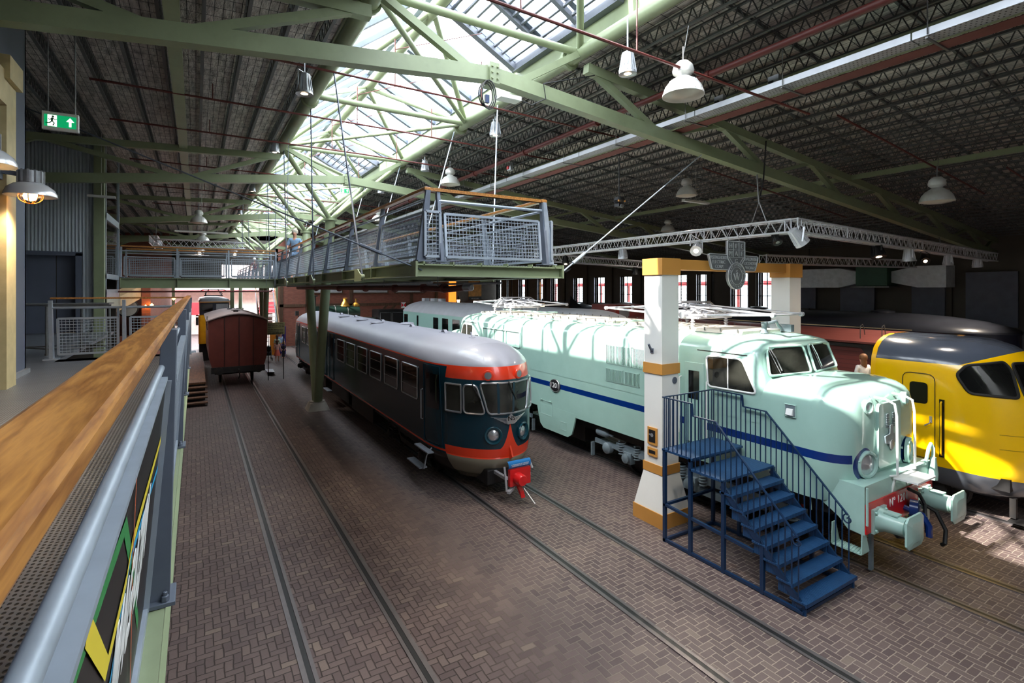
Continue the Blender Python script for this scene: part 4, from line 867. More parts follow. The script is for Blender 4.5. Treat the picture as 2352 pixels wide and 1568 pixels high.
# V columns with branches
def vcol(Yf,k):
    s_=thing('tree_column',['V shaped green column with branching arms on a concrete foot, between wagon and railcar','V shaped green column with branching arms, deep in the hall'][k],'column'); G=M['green']
    for sg in (-1,1):
        t=(XMc,Yf+sg*2.45,7.45); C_=obj('column_shaft',MB().tube([(XMc,Yf+sg*.12,.35),t],.175,18),G,s_); obj('shaft_collar',MB().lathe([(.24,-.03),(.24,.05)],18,t),G,C_)
        for X in (XLc,XRc):
            for q in (0,1): obj('branch_arm',MB().tube([t,(X,Yf+(sg*4.85 if q else 0),ZC)],.085,10),G,s_)
    obj('concrete_foot',MB().loft([rr(.42,Yf-.42,Yf+.42,.02,.02,.02,.02,0,1,xc=XMc),rr(.3,Yf-.3,Yf+.3,.02,.02,.02,.02,.3,1,xc=XMc)],smooth=False).lathe([(.3,0),(.3,.05)],20,(XMc,Yf,.3)),mat('column_foot_concrete',(165,158,148),.8,0,.1,4),s_)
vcol(22.2,0); vcol(41.6,1)
for k,(x,y) in enumerate(((2.4,45.5),(3.1,47.5))): tag(obj('round_post',MB().tube([(x,y,0),(x,y,5.0)],.14,12),M['green']),['slim green post by the far opening, left one','slim green post by the far opening, right one'][k],'post')
# ================================================================ tracks
def rail(x0,y0,x1,y1,flange,track):
    m=MB(); m.bar((x0,y0,-.02),(x1,y1,-.02),.065,.05); r=obj('rail',m,mat('rail_head',(98,92,92),.38,.4,.1,6) if 'rh' not in M else M['rh'],track); M['rh']=r.data.materials[0]
    a=flange; obj('check_rail',MB().bar((x0+a*.125,y0,-.022),(x1+a*.125,y1,-.022),.05,.05),M['rh'],track)
    obj('flangeway',MB().bar((x0+a*.065,y0,-.0485),(x1+a*.065,y1,-.0485),.06,.1),M['black'],track)
T=[('railway_track','sunken track running under the red-brown wagon, beside the boarding steps',1.17,2.56,-9,60),('railway_track','sunken track ending in front of the dark blue railcar',5.56,7.08,-9,49),('railway_track','sunken track under the mint locomotive',10.05,11.46,-9,49),('railway_track','sunken track under the yellow cab',14.5,15.95,-9,49)]
for nm,lab,a,c_,y0,y1 in T:
    t=thing(nm,lab,'track',(0,0,.012)); rail(a,y0,a,y1,1,t); rail(c_,y0,c_,y1,-1,t)
struct('manhole_border',MB().box(-.1,.9,6.05,6.12,0,.004),M['dark'],'thin drain line in the paving')
# ================================================================ far open end
out=MB().box(-14,34,52,75,-.28,.01)
fc=thing('station_building','bright red and cream building seen outside the far opening','building',(1,66,0))
m_=MB().box(-12,14,0,3,0,9); obj('facade',m_,mat('cream_facade',(235,225,215),.7),fc); obj('red_canopy',MB().box(-12,14,-2.6,0,4.6,4.8).box(-12,2.0,-2.6,-2.4,2.2,3.5).box(5,7,-2.6,-2.4,2.2,3.5),mat('canopy_red',(165,40,48),.5),fc)
for x in range(-10,14,3): w_=obj('facade_window',MB().box(x,x+1.6,-.06,0,1,2.8),M['dglass'],fc); obj('window_bars',MB().box(x+.75,x+.85,-.1,-.06,1,2.8).box(x,x+1.6,-.1,-.06,1.85,1.95),M['wt'],w_)
struct('wall_outside',MB().box(-14,-8,51,66,0,8),mat('outside_wall',(200,195,190),.7),'pale wall outside the far opening')
for k,(z,y) in enumerate(((5.9,49.6),)): struct('trim_4',MB().box(-1.6,6,48.2,48.5,5.2,5.5).box(-1.6,-1.4,48.2,48.5,0,9).box(5.8,6.0,48.2,48.5,0,9).box(-1.6,6,48.2,48.4,9.0,11.3),M['green'],'green steel frame around the far opening')
ou=thing('platform_canopy','red roofed platform canopy seen through the right windows','building',(36,30,0)); obj('canopy_roof',MB().box(-2,2,-22,26,5.2,5.5),mat('red_roof',(150,40,44),.5),ou); cp_=MB()
for y in range(-21,26,4): cp_.box(-.1,.1,y,y+.2,2.5,5.2)
obj('canopy_posts',cp_,mat('post_red',(150,60,60),.5),ou); obj('platform_edge',MB().box(-6,3,-22,26,-.2,2.6),mat('platform_grey',(180,178,172),.8),ou)
struct('ground_outside',MB().box(28.5,70,-20,90,-.5,-.1).box(-40,70,75,110,-.5,-.1),mat('outside_ground',(170,165,160),.9),'ground outside')
# far stairs up to the bridge
fs=thing('white_staircase','pale slatted staircase rising to the bridge by the far opening','stairs',(4.87,43.2,0))
for k in range(17): obj('tread',MB().box(-.62,.62,k*.28,k*.28+.3,.3+k*.3-.04,.3+k*.3),M['lampw'],fs)
obj('stringer',MB().bar((-.66,0,.2),(-.66,4.9,5.2),.05,.25).bar((.66,0,.2),(.66,4.9,5.2),.05,.25),M['galv'],fs); obj('handrail',MB().bar((-.7,0,1.2),(-.7,4.9,6.2),.07,.05).bar((.7,0,1.2),(.7,4.9,6.2),.07,.05),M['rail'],fs)
# ================================================================ small far locomotive, cart, board, steam engine
yl=thing('yellow_nosed_locomotive','dark electric locomotive with yellow lower front behind the red-brown wagon','locomotive',(1.1,41,0))
b=MB().loft([rr(.9,0,9,.15,.2,.15,.2,z,4) for z in (2.95,3.75)]); obj('body',b,mat('loco_slate',(40,44,56),.3,0,.1,3),yl); obj('yellow_front',MB().loft([rr(.95,-.05,2,.15,.2,.1,.1,z,4) for z in (1.1,2.9)]),M['yellow'] if 0 else mat('loco_yellow',(228,160,20),.3),yl)
obj('roof',MB().loft([rr(.94,-.08,9,.2,.3,.1,.1,3.75,4),rr(.85,0,9,.2,.3,.1,.1,3.92,4),rr(.4,.3,8.6,.2,.3,.1,.1,4.0,4)]),mat('loco_roof_grey',(88,88,90),.5),yl); obj('yellow_stripe',MB().box(-.93,.93,-.07,-.02,3.7,3.75),M['ochre'],yl)
for x in (-.48,.45): obj('windscreen',MB().box(x-.36,x+.36,-.03,.0,3.15,3.6),M['dglass'] if x<0 else M['lampg'],yl)
obj('headlamp',MB().lathe([(.16,0),(.17,.06),(.1,.07),(.1,.0)],18,(0,-.06,2.88),(0,-1,0)),M['ochre'],yl)
P=MB()
for sg in (-1,1):
    for x in (-.5,.5): P.tube([(x,3,4.1),(x,3+sg*1.6,4.25),(x*.6,3-sg*.3,4.5)],.035,6)
P.tube([(-.8,2.8,4.45),(-.6,2.8,4.52),(.6,2.8,4.52),(.8,2.8,4.45)],.03,6).tube([(-.6,2.4,4.1),(.6,2.4,4.1)],.04,6).tube([(-.6,3.6,4.1),(.6,3.6,4.1)],.04,6); obj('pantograph',P,M['black'],yl); obj('running_gear',MB().box(-.9,.9,.3,8.6,.0,1.1),M['dark'],yl); yl.scale=(1,1,1.08)
sl=thing('steam_locomotive','small dark green steam locomotive with brass dome, by the brick wall','locomotive',(7.2,44,0))
G_=mat('loco_dark_green',(26,44,38),.3,0,.1,3,coat=.3)
b=MB().lathe([(.05,-.05),(.6,0),(.6,3.9),(.0,3.95)],22,(.6,0,2.95),(1,0,0)); BO=obj('boiler',b,G_,sl); obj('boiler_bands',MB().lathe([(.615,.9),(.615,.95)],22,(.6,0,2.95),(1,0,0)).lathe([(.615,1.9),(.615,1.95)],22,(.6,0,2.95),(1,0,0)).lathe([(.615,2.9),(.615,2.95)],22,(.6,0,2.95),(1,0,0)),M['chrome'],BO)
obj('chimney',MB().lathe([(.22,0),(.2,.1),(.19,.85),(.34,.87),(.34,.93),(.2,.94)],16,(.9,0,3.45)),M['black'],sl); obj('brass_dome',MB().lathe([(.42,0),(.34,.12),(.16,.45),(.14,.62),(.2,.68),(.0,.7)],18,(3.4,0,3.48)),M['gold'],sl); obj('brass_firebox',MB().lathe([(.3,0),(.32,.3),(.1,.5)],14,(4.3,0,3.3)).lathe([(.06,0),(.06,.5),(.12,.52)],10,(4.3,0,3.6)),M['gold'],sl)
obj('running_board',MB().box(-.1,5.7,-1.0,1.0,1.55,1.75).box(4.9,5.7,-1.0,1.0,1.75,2.5).box(-.2,0,-1.2,1.2,1.2,1.6),G_,sl); obj('frame',MB().box(0,5.7,-.7,.7,.6,1.55).box(.7,4.4,-.45,.45,1.7,2.5),M['dark'],sl)
obj('lamp',MB().cbox((-.4,-.3,3.0),.25,.3,.35).bar((-.3,-.3,2.8),(.1,-.3,2.0),.06),M['dark'],sl)
w=MB()
for x in (1.2,3.0,4.8): w.lathe([(.1,-.05),(.72,-.04),(.72,.04),(.1,.05)],24,(x,-.85,.72),(0,1,0))
obj('wheels',w,M['dark'],sl)
tn=thing('coal_tender','black coal tender with fine light panel lines beside the mint coach','tender',(14.1,44.3,0)); obj('body',MB().box(-.9,1.4,-1,1,1.2,3.15),M['black'],tn,bev=.1); tl=MB()
for x0,x1 in ((-.75,.2),(.35,1.3)): frame(tl,frontp(-1.0),rect(x0,x1,1.5,2.9),.01,.015,4)
obj('panel_lines',tl,M['lampg'],tn); obj('wheels',MB().box(-.8,1.3,-.8,.8,.02,1.2),M['dark'],tn)
bd=thing('timetable_board','pale yellow board printed with dark lines, right of the red-brown wagon','board',(3.7,30.6,0)); obj('board_face',MB().box(-.44,.44,-.03,.03,2.45,3.1),mat('board_cream',(232,228,172),.6),bd); 
ln=MB(); random.seed(3)
for z in (3.02,2.95,2.86,2.72,2.64,2.55,2.49):
    x=-.4
    while x<.36: w_=random.uniform(.05,.2); ln.box(x,min(x+w_,.4),-.036,-.03,z-.012,z+.012); x+=w_+random.uniform(.01,.03)
obj('printed_lines',ln,M['black'],bd); obj('post',MB().box(-.4,-.36,-.02,.02,0,2.45).box(.36,.4,-.02,.02,0,2.45),M['dark'],bd)
kc=thing('info_kiosk','orange and purple kiosk behind the visitors beside the railcar','kiosk',(5.35,42.3,0)); obj('kiosk_body',MB().box(-.62,0,0,.5,0,2.2),mat('kiosk_orange',(222,130,30),.5),kc); obj('kiosk_panel',MB().box(.02,.45,-.02,.5,0,2.1),mat('kiosk_purple',(60,40,110),.5),kc)
ct=thing('yellow_trolley','small yellow platform trolley left of the far track','trolley',(-.9,44,0)); obj('trolley_body',MB().box(-.5,.5,0,1.6,.5,1.5),mat('trolley_yellow',(235,165,20),.4),ct,bev=.05); obj('trolley_frame',MB().tube([(-.5,0,1.5),(-.5,0,1.9),(.5,0,1.9),(.5,0,1.5)],.04,6),M['ochre'],ct); wh=MB()
for x in (-.35,.35):
    for y in (.3,1.3): wh.lathe([(.2,-.04),(.2,.04)],14,(x,y,.2),(1,0,0))
obj('wheels',wh,M['black'],ct)
# boarding platform beside the wagon
bp=thing('boarding_platform','brown wooden boarding platform with four steps left of the wagon','platform',(-.35,25.2,0)); obj('deck',MB().box(-.9,.72,1.4,14,.72,.8),M['board'],bp); obj('platform_sides',MB().box(-.88,.7,1.45,13.9,0,.72),M['dark'],bp)
for k in range(4): obj('step',MB().box(-.9,.78,.0+k*.35,.35+k*.35,.16+k*.16-.05,.16+k*.16),M['board'],bp)
tag(obj('loading_plate',MB().add([(3.5,32.6,.16),(3.85,32.4,.16),(4.0,34.4,.05),(3.6,34.6,.05),(3.5,32.6,.12),(3.85,32.4,.12),(4.0,34.4,.01),(3.6,34.6,.01)],[(0,1,2,3),(7,6,5,4),(0,4,5,1),(1,5,6,2),(2,6,7,3),(3,7,4,0)]),M['galv']),'small grey metal ramp on the floor right of the wagon','ramp')
vp=thing('visitor_platform','dark raised visitor platform behind the yellow cab','platform',(17.1,8.2,0)); obj('deck',MB().box(-.7,.9,-1.2,5,1.18,1.28),M['board'],vp); obj('platform_legs',MB().box(-.6,-.5,-1.1,4.9,0,1.18).box(.7,.8,-1.1,4.9,0,1.18),M['dark'],vp)
# brick arch side rooms left of the track
struct('wall_cafe',MB().box(-6,-1.5,26,26.3,0,3.0).box(-1.9,-1.6,26,48,0,5),M['brick'],'brick wall of the room under the deck')
b=thing('wall_clock','round pale station clock over the dark room below the walkway','clock',(-2.35,25.9,4.15)); obj('clock_case',MB().lathe([(.36,0),(.38,.1),(.34,.12)],24,(0,0,0),(0,-1,0)),M['dark'],b); F_=obj('clock_face',MB().lathe([(.33,.12),(.0,.125)],24,(0,0,0),(0,-1,0)),mat('clock_white',(180,180,175),.5),b); obj('clock_hands',MB().bar((0,-.135,0),(.05,-.135,.25),.025,.01).bar((0,-.135,0),(-.16,-.135,.05),.03,.01),M['black'],b)
tag(obj('sloping_beam',MB().bar((-3.6,21,3.6),(-1.9,27,5.0),.5,.5),mat('beige_beam',(190,165,130),.6)),'pale sloping beam above the clock below the walkway','beam')
for k,(x,y,z) in enumerate(((-1.75,25.8,4.2),(-1.55,25.9,4.25),(-.8,26,4.5))): tag(obj('wall_lamp',MB().lathe([(.0,-.07),(.07,0),(.0,.07)],10,(x,y,z)),emis('warm_bulb',(255,170,80),12)),['small glowing wall lamp nearest the clock','small glowing wall lamp, middle of three by the clock','small glowing wall lamp furthest right of the clock'][k],'lamp')
# ================================================================ railing kit
def meshpanel(P,U,V,w,h,cell=.05,rod=.006,fr=.035):
    """welded mesh in a flat bar frame; P corner, U across, V up (unit vectors)"""
    P=Vector(P);U=Vector(U);V=Vector(V);m=MB(); q=lambda a,b:P+U*a+V*b
    for a0,b0,a1,b1 in ((0,0,w,0),(0,h,w,h),(0,0,0,h),(w,0,w,h)): m.bar(q(a0,b0),q(a1,b1),fr,fr)
    n=int(w/cell)
    for k in range(1,n): m.bar(q(w*k/n,0),q(w*k/n,h),rod,rod)
    n=int(h/cell)
    for k in range(1,n): m.bar(q(0,h*k/n),q(w,h*k/n),rod,rod*1.6)
    return m
def post(p,out,h,dp=.12,w=.05,lean=.12):
    """tapered flat post: p foot, out = outward unit vector"""
    p=Vector(p);o=Vector(out); t=Vector((-o.y,o.x,0))*w/2; m=MB(); vs=[]
    for a,z in ((-dp*.7,0),(dp*.3+.02,0),(-lean+.03,h),(-lean-.035,h)):
        for s in (-1,1): vs.append(p+o*a+t*s+Vector((0,0,z)))
    m.add(vs,[(0,2,3,1),(2,4,5,3),(4,6,7,5),(6,0,1,7),(0,6,4,2),(1,3,5,7)]); c=p-o*.04
    m.cbox((c.x,c.y,p.z+.01),.2,.2,.02); m.lathe([(.018,0),(.018,.04)],6,p+o*.02+Vector((0,0,.02))).lathe([(.02,-.02),(.02,.02)],8,p-o*(lean*.8)+Vector((0,0,h*.72)),t.normalized() if False else (t.x,t.y,0))
    return m
def railing(t,pts,out,zf,h,nseg,railm,cell=.06,dark=None,panel=True,w=.09,tb=.045,rr_=.022,ends=(True,True),ph=.72):
    """one straight run of railing from pts[0] to pts[1] with nseg panels"""
    a=Vector(tuple(pts[0])+(0,));b=Vector(tuple(pts[1])+(0,));o=Vector(out);U=(b-a).normalized();L=(b-a).length; pm=dark or M['galvd']
    V=(Vector((0,0,ph))-o*(.12*ph/h)).normalized()
    for k in range(nseg+1):
        if (k==0 and not ends[0]) or (k==nseg and not ends[1]): continue
        p=a+U*(L*k/nseg); obj('post',post((p.x,p.y,zf),out,h-.05),pm,t)
    ti=a-o*.12; te=b-o*.12
    obj('handrail',MB().bar((ti.x,ti.y,zf+h-tb/2),(te.x,te.y,zf+h-tb/2),w,tb),railm,t,bev=.006)
    q=.09; obj('rail_tube',MB().tube([(a.x-o.x*q,a.y-o.y*q,zf+h*.83),(b.x-o.x*q,b.y-o.y*q,zf+h*.83)],rr_,8),M['galv'],t)
    if panel:
        for k in range(nseg):
            s=a+U*(L*k/nseg+.09); P=(s.x-o.x*.02,s.y-o.y*.02,zf+.08); obj('mesh_panel',meshpanel(P,U,V,L/nseg-.18,ph-.1,cell),M['galv'],t)
# ================================================================ near footbridge
DZ=5.28
fb=thing('footbridge','hanging footbridge with green beams, mesh railings and wooden handrail, end platform in mid air','bridge',(0,0,0))
BX0,BX1,BY0,BY1=2.64,4.86,6.72,46.0
obj('deck',MB().box(BX0+.05,BX1-.05,BY0,BY1,DZ-.09,DZ-.02),M['perf'],fb)
def ibeam(p,q,h,w=.16): 
    m=MB(); p=Vector(p);q=Vector(q); m.bar(p,q,.02,h); up=Vector((0,0,h/2)); m.bar(p+up,q+up,w,.02); m.bar(p-up,q-up,w,.02); return m
for X in (BX0,BX1):
    m=ibeam((X,BY0,DZ-.105),(X,BY1,DZ-.105),.17); s=1 if X<3 else -1
    for k in range(20): m.box(X-.09,X+.09,BY0+.03+k*2.05-.01,BY0+.04+k*2.05,DZ-.19,DZ-.01)
    obj('side_beam',m,M['green'],fb)
m=ibeam((BX0-.1,BY0-.04,DZ-.12),(BX1+.1,BY0-.04,DZ-.12),.15)
for k in range(6): m.box(BX0+k*.44-.01,BX0+k*.44+.01,BY0-.12,BY0,DZ-.06,DZ-.0)
m.box(BX0-.13,BX0-.1,BY0-.14,BY0+.06,DZ-.21,DZ+.0).box(BX1+.1,BX1+.13,BY0-.14,BY0+.06,DZ-.21,DZ+.0); obj('end_beam',m,M['green'],fb)
cr=MB()
for k in range(20): cr.box(BX0,BX1,BY0+k*2.05,BY0+k*2.05+.08,DZ-.17,DZ-.09)
objs('cross_beam',cr,M['green'],fb,lambda c:round(c[1]))
RH=1.05
railing(fb,[(BX0,BY0+.05),(BX0,BY0+.05+2.05*7.9)],(-1,0,0),DZ,RH,8,M['rail'],.055)
railing(fb,[(BX1,BY0+.05),(BX1,BY0+.05+2.05*14)],(1,0,0),DZ,RH,14,M['rail'],.055,dark=M['galv'])
railing(fb,[(BX0+.05,25.4),(BX0+.05,45.5)],(-1,0,0),DZ,RH,8,M['rail'],.12)
railing(fb,[(BX0+.3,BY0),(BX1-.12,BY0)],(0,-1,0),DZ,RH,1,M['rail'],.055)
# extra end pieces of rail and small mesh wings at the corner
obj('handrail',MB().bar((BX0+.08,BY0+.12,DZ+RH-.0225),(BX1-.05,BY0+.12,DZ+RH-.0225),.09,.045),M['rail'],fb)
obj('mesh_panel',meshpanel((BX0+.06,BY0+.0,DZ+.08),(1,0,0),(0,0,1),.22,.62,.055),M['galv'],fb)
obj('mesh_panel',meshpanel((BX1+.0,BY0+.02,DZ+.08),(0,1,0),(0,0,1),.3,.62,.055),M['galv'],fb)
# suspension rods with brackets
for k,(y0,y1) in enumerate(((9.0,10.6),(13.35,13.0),(17.7,17.4),(22,21.8),(30.5,30.5),(35,35),(39.5,39.5))):
    for X,Xt,mm in ((BX0-.18,XLc+.05,M['galvd']),(BX1+.18,XRc-.1,M['galv'])):
        r=obj('hanger_rod',MB().tube([(X,y0,DZ-.15),(Xt,y1,ZC-.1)],.016,6),mm,fb)
        obj('hanger_bracket',MB().prism([(y0-.05,DZ-.24),(y0+.5,DZ-.24),(y0+.5,DZ-.02),(y0+.3,DZ-.02),(y0-.05,DZ-.2)],'x',X-.008,X+.008).lathe([(.05,-.03),(.05,.03)],12,(X,y0,DZ-.17),(1,0,0)),M['green'],r)
# stay cables from the free corners
def cable(name,pts,m,lab,r=.012,parent=None):
    mb=MB(); 
    for a,b in zip(pts,pts[1:]): mb.tube([a,b],r,6)
    a,b=Vector(pts[0]),Vector(pts[-1]); mid=a+(b-a)*.06; d=(b-a).normalized()
    mb.tube([mid,mid+d*.35],r*2.2,6); return tag(obj(name,mb,m,parent),lab,'cable')
cable('stay_cable',[(BX0-.02,BY0-.08,DZ-.12),(-4.6,13.6,9.1)],M['galvd'],'long steel stay cable from the near footbridge corner up to the roof above the walkway')
cable('stay_cable',[(BX1+.12,BY0-.08,DZ-.12),(9.6,7.6,7.9)],M['galv'],'steel stay cable from the right corner of the near footbridge up to the green truss')
# sprinkler pipe under the bridge
sp=thing('sprinkler_pipe','thick brown sprinkler pipe with flanges hanging under the near footbridge','pipe'); 
obj('pipe_run',MB().tube([(-2.6,21.3,5.05),(2.2,21.3,4.98),(3.75,9.3,4.93),(3.9,8.5,4.9)],.05,10),M['rustred'],sp) if 0 else obj('pipe_run',MB().tube([(3.8,7.7,4.93),(3.75,8.2,4.9),(3.72,9.2,4.92),(3.3,21,4.95)],.055,12),M['rustred'],sp)
fl=MB()
for y in (8.4,9.3,10.8,12.8,15.2,18): fl.lathe([(.085,-.03),(.085,.03)],14,(3.75-(y-8)*.035,y,4.92),(0,1,0))
objs('flange',fl,M['rustred'],sp,lambda c:round(c[1],1)); obj('pipe_end_cap',MB().lathe([(.06,0),(.06,.18),(.04,.2)],14,(3.8,7.72,4.93),(.15,-1,0)),M['lampg'],sp); hh=MB()
for y in (8.6,11.4,14.5,18): hh.tube([(3.72-(y-8)*.035,y,4.95),(3.72-(y-8)*.035,y,DZ-.1)],.01,5)
obj('pipe_hangers',hh,M['steel'],sp)
for X in (3.0,4.2): tag(obj('bridge_conduit',MB().tube([(X,7.2,5.0),(X,21.5,5.0)],.022,6),M['galv']),'thin grey conduit under the near footbridge, '+('left' if X<3.5 else 'right')+' one','pipe')
# ================================================================ cross bridge
cbz=5.3; cb=thing('cross_bridge','green cross footbridge from the lift tower to the long bridge, with mesh railings','bridge')
CX0,CX1,CY0,CY1=-2.15,2.62,21.6,23.3
obj('deck',MB().box(CX0,CX1,CY0,CY1,cbz-.08,cbz),M['perf'],cb)
for Y in (CY0,CY1):
    m=MB().box(CX0,CX1,Y-.02,Y+.02,cbz-.34,cbz-.02).box(CX0,CX1,Y-.1,Y+.1,cbz-.04,cbz-.02).box(CX0,CX1,Y-.1,Y+.1,cbz-.36,cbz-.34)
    for k in range(4): m.box(CX0+k*1.6-.01,CX0+k*1.6+.01,Y-.1,Y+.1,cbz-.34,cbz-.04)
    obj('side_beam',m,M['green'],cb)
railing(cb,[(CX0,CY0),(CX1,CY0)],(0,-1,0),cbz,1.08,3,M['rail'],.06,dark=M['galv']); railing(cb,[(CX0,CY1),(CX1,CY1)],(0,1,0),cbz,1.08,3,M['rail'],.06,dark=M['galv'])
tag(obj('cross_pipe',MB().tube([(-2.6,21.2,4.3),(-2.6,21.2,4.78),(-2.5,21.2,4.82),(2.4,21.2,4.82),(2.4,21.0,4.86)],.03,8),M['rustred']),'thin dark red pipe under the cross footbridge','pipe')
for k in range(4): tag(obj('hanging_wire',MB().tube([(2.2-.02*k,23.3-k*2.6,5.0 if k else 4.8),(2.25,24-k*2.7,9.2)],.008,5),M['galvd']),['thin vertical wire beside the cross bridge end','thin vertical wire left of the long footbridge, second from the cross bridge','thin vertical wire left of the long footbridge, third from the cross bridge','thin vertical wire left of the long footbridge, nearest the V column'][k],'wire')
# ================================================================ foreground walkway
WZ=3.7
wk=thing('walkway','raised walkway with perforated deck, wooden handrail and galvanised railing beside the viewer','walkway')
obj('deck',MB().box(-2.9,-.16,-1.2,11.55,WZ-.06,WZ).box(-6,-2.0,11.55,18.5,WZ-.06,WZ).box(-6,-2.9,8,11.55,WZ-.06,WZ).box(-2.0,-.1,11.2,11.55,WZ-.06,WZ),M['perf'],wk)
obj('edge_beam',MB().box(-.16,-.125,-1.2,11.6,WZ-.3,WZ-.02).box(-.2,-.1,-1.2,11.6,WZ-.3,WZ-.28).box(-.17,-.1,-1.2,11.6,WZ-.03,WZ-.002),M['green'],wk)
HX=-.112
obj('handrail',MB().bar((HX,-.6,WZ+1.066),(HX,11.6,WZ+1.066),.074,.03),M['rail'],wk,bev=.007)
obj('rail_tube',MB().tube([(-.113,-.6,WZ+.9),(-.113,1.05,WZ+.9)],.0125,14).tube([(-.113,1.05,WZ+.9),(-.113,1.06,WZ+.9),(-.113,11.5,WZ+.9)],.0121,14),M['galv'],wk)
YP=[.15,2.42,4.70,6.97,9.24,11.3]
def wpost(y):
    m=MB(); prof=[(-.135,-.0),(-.06,0),(-.075,1.05),(-.14,1.05)]
    m.prism([(-.167,0),(-.087,0),(-.062,1.045),(-.112,1.045)],'y',y-.045,y+.045)
    m.cbox((-.127,y,.008),.12,.15,.016); m.lathe([(.014,0),(.014,.02),(.008,.022)],6,(-.1,y-.055,.016)).lathe([(.008,.02),(.008,.035)],8,(-.1,y-.055,.016)); return m
for y in YP: o=obj('post',wpost(y),M['galvd'],wk,bev=.002); o.location=(0,0,WZ)
for k,(a,c_) in enumerate(zip(YP,YP[1:])):
    if k==0: continue
    obj('mesh_panel',meshpanel((-.13,a+.09,WZ+.06),(0,1,0),Vector((.05,0,.8)).normalized(),c_-a-.18,.78,.03,.004,.03),M['galv'],wk)
# banner panel in the first bay
LN=lambda z: -.162+(z-WZ-.05)*.084   # the sheet leans out towards its top edge
def bsheet(y0,y1,z0,z1,off,th=0):
    return [(LN(z0)+off,y0,z0),(LN(z0)+off,y1,z0),(LN(z1)+off,y1,z1),(LN(z1)+off,y0,z1)]
pb=obj('banner_frame',MB().box(-.127,-.09,-.3,2.33,WZ+.862,WZ+.872).box(-.165,-.15,-.3,2.33,WZ+.0,WZ+.035).bar((-.162,2.31,WZ+.02),(-.092,2.31,WZ+.86),.012,.03),M['galv'],wk)
bm_=MB(); bm_.add([(x+d,y,z) for d in (0,-.006) for x,y,z in bsheet(-.25,2.3,WZ+.05,WZ+.862,0)],[(0,1,2,3),(7,6,5,4),(0,4,5,1),(1,5,6,2),(2,6,7,3),(3,7,4,0)])
bn=obj('banner_sheet',bm_,mat('banner_black',(26,26,28),.35),wk)
def stripe(nm,pts,w,c,off):
    m=MB(); P=[Vector((0,a,b)) for a,b in pts]; L=[];R=[]
    for i,p in enumerate(P):
        d1=(P[i]-P[max(i-1,0)]); d2=(P[min(i+1,len(P)-1)]-P[i]); d1=d1.normalized() if d1.length else d2.normalized(); d2=d2.normalized() if d2.length else d1
        n1=Vector((0,-d1.z,d1.y)); nn=(n1+Vector((0,-d2.z,d2.y))).normalized(); k=w/2/max(.4,nn.dot(n1)); L.append(p+nn*k); R.append(p-nn*k)
    m.loft([[(LN(l.z)+off,l.y,l.z),(LN(r.z)+off,r.y,r.z)] for l,r in zip(L,R)],close=False,caps=False,smooth=False); obj(nm,m,mat('banner_'+nm,c,.4,0,.02),bn,fix=False)
z0=WZ+.05
stripe('green_line',[(.3,z0+.6),(.62,z0+.8),(1.03,z0+.77),(1.3,z0+.59),(1.9,z0+.15)],.03,(50,140,75),.0012)
stripe('yellow_line',[(.66,z0+.81),(.93,z0+.61),(1.17,z0+.62),(1.23,z0+.66),(1.61,z0+.64),(2.28,z0+.6)],.03,(240,215,60),.0022)
stripe('blue_line',[(.7,z0+.45),(1.04,z0+.53),(1.12,z0+.59),(1.26,z0+.63),(1.7,z0+.575),(2.28,z0+.5)],.022,(40,165,215),.0016)
stripe('orange_line',[(1.15,z0+.81),(1.29,z0+.6),(1.7,z0+.13),(1.8,z0+.01)],.01,(220,105,60),.0028)
tx=text('banner_lettering','MAGAZIJN',.3,M['wt'],bn,(0,0,0),(0,0,0),.0006,sx=1,bold=.009); tx.matrix_local=Matrix.Translation((LN(z0+.49)+.003,1.42,z0+.49))@Matrix.Rotation(math.atan(.084),4,'Y')@Matrix.Rotation(PI/2,4,'Z')@Matrix.Rotation(PI/2,4,'X')@Matrix.Diagonal((.52,.9,1,1))
# cross railing at the walkway end and sloping ramp rail
railing(wk,[(-2.1,11.65),(-.1,11.65)],(0,1,0),WZ,1.06,2,M['rail'],.05,dark=M['galv'],w=.074,tb=.03)
# trestle barrier
tb=thing('trestle_barrier','low steel barrier frame with thin top on the walkway end','barrier')
def trest(dx,dy,name='trestle_frame'):
    m=MB(); 
    for x in (-.45,.45): m.tube([(dx+x,dy,WZ+.03),(dx+x,dy,WZ+.9)],.02,8).lathe([(.03,0),(.03,.04)],8,(dx+x,dy,WZ))
    m.tube([(dx-.45,dy,WZ+.12),(dx+.45,dy,WZ+.12)],.014,6).bar((dx-.48,dy,WZ+.9),(dx+.48,dy,WZ+.9),.05,.03); return obj(name,m,M['steel'],tb)
trest(-2.35,12.95); trest(-1.85,12.35); obj('top_board',MB().box(-2.9,-1.4,12.3,13.0,WZ+.915,WZ+.935),M['steel'],tb)
objs('connecting_tube',MB().tube([(-2.8,12.95,WZ+.12),(-2.3,12.35,WZ+.12)],.014,6).tube([(-1.9,12.95,WZ+.12),(-1.4,12.35,WZ+.12)],.014,6),M['steel'],tb,lambda c:c[0]>-2)
# wall slab, cream door frame, lamp
struct('wall_slab',MB().box(-2.35,-2.1,10.95-2.6,10.05,WZ-.4,9.3).box(-2.35,-2.1,-1,6.9,WZ,9.3),M['greywall'],'blue grey panel wall on the left')
struct('wall_slab_end',MB().box(-5,-2.1,10.0,10.05,WZ-.4,9.2),M['greywall'],'end face of the grey wall')
d=MB().box(-2.1,-1.93,8.42,8.8,WZ,7.6).box(-2.12,-1.88,8.34,8.88,7.4,7.68).box(-2.1,-1.93,6.0,8.42,7.1,7.5)
struct('door_1',d,M['wood_e'],'weathered cream wooden door frame at the left edge')
struct('trim_5',MB().box(-2.12,-2.05,8.36,10.05,WZ,WZ+.06),M['lampg'],'grey kerb below the panel wall')
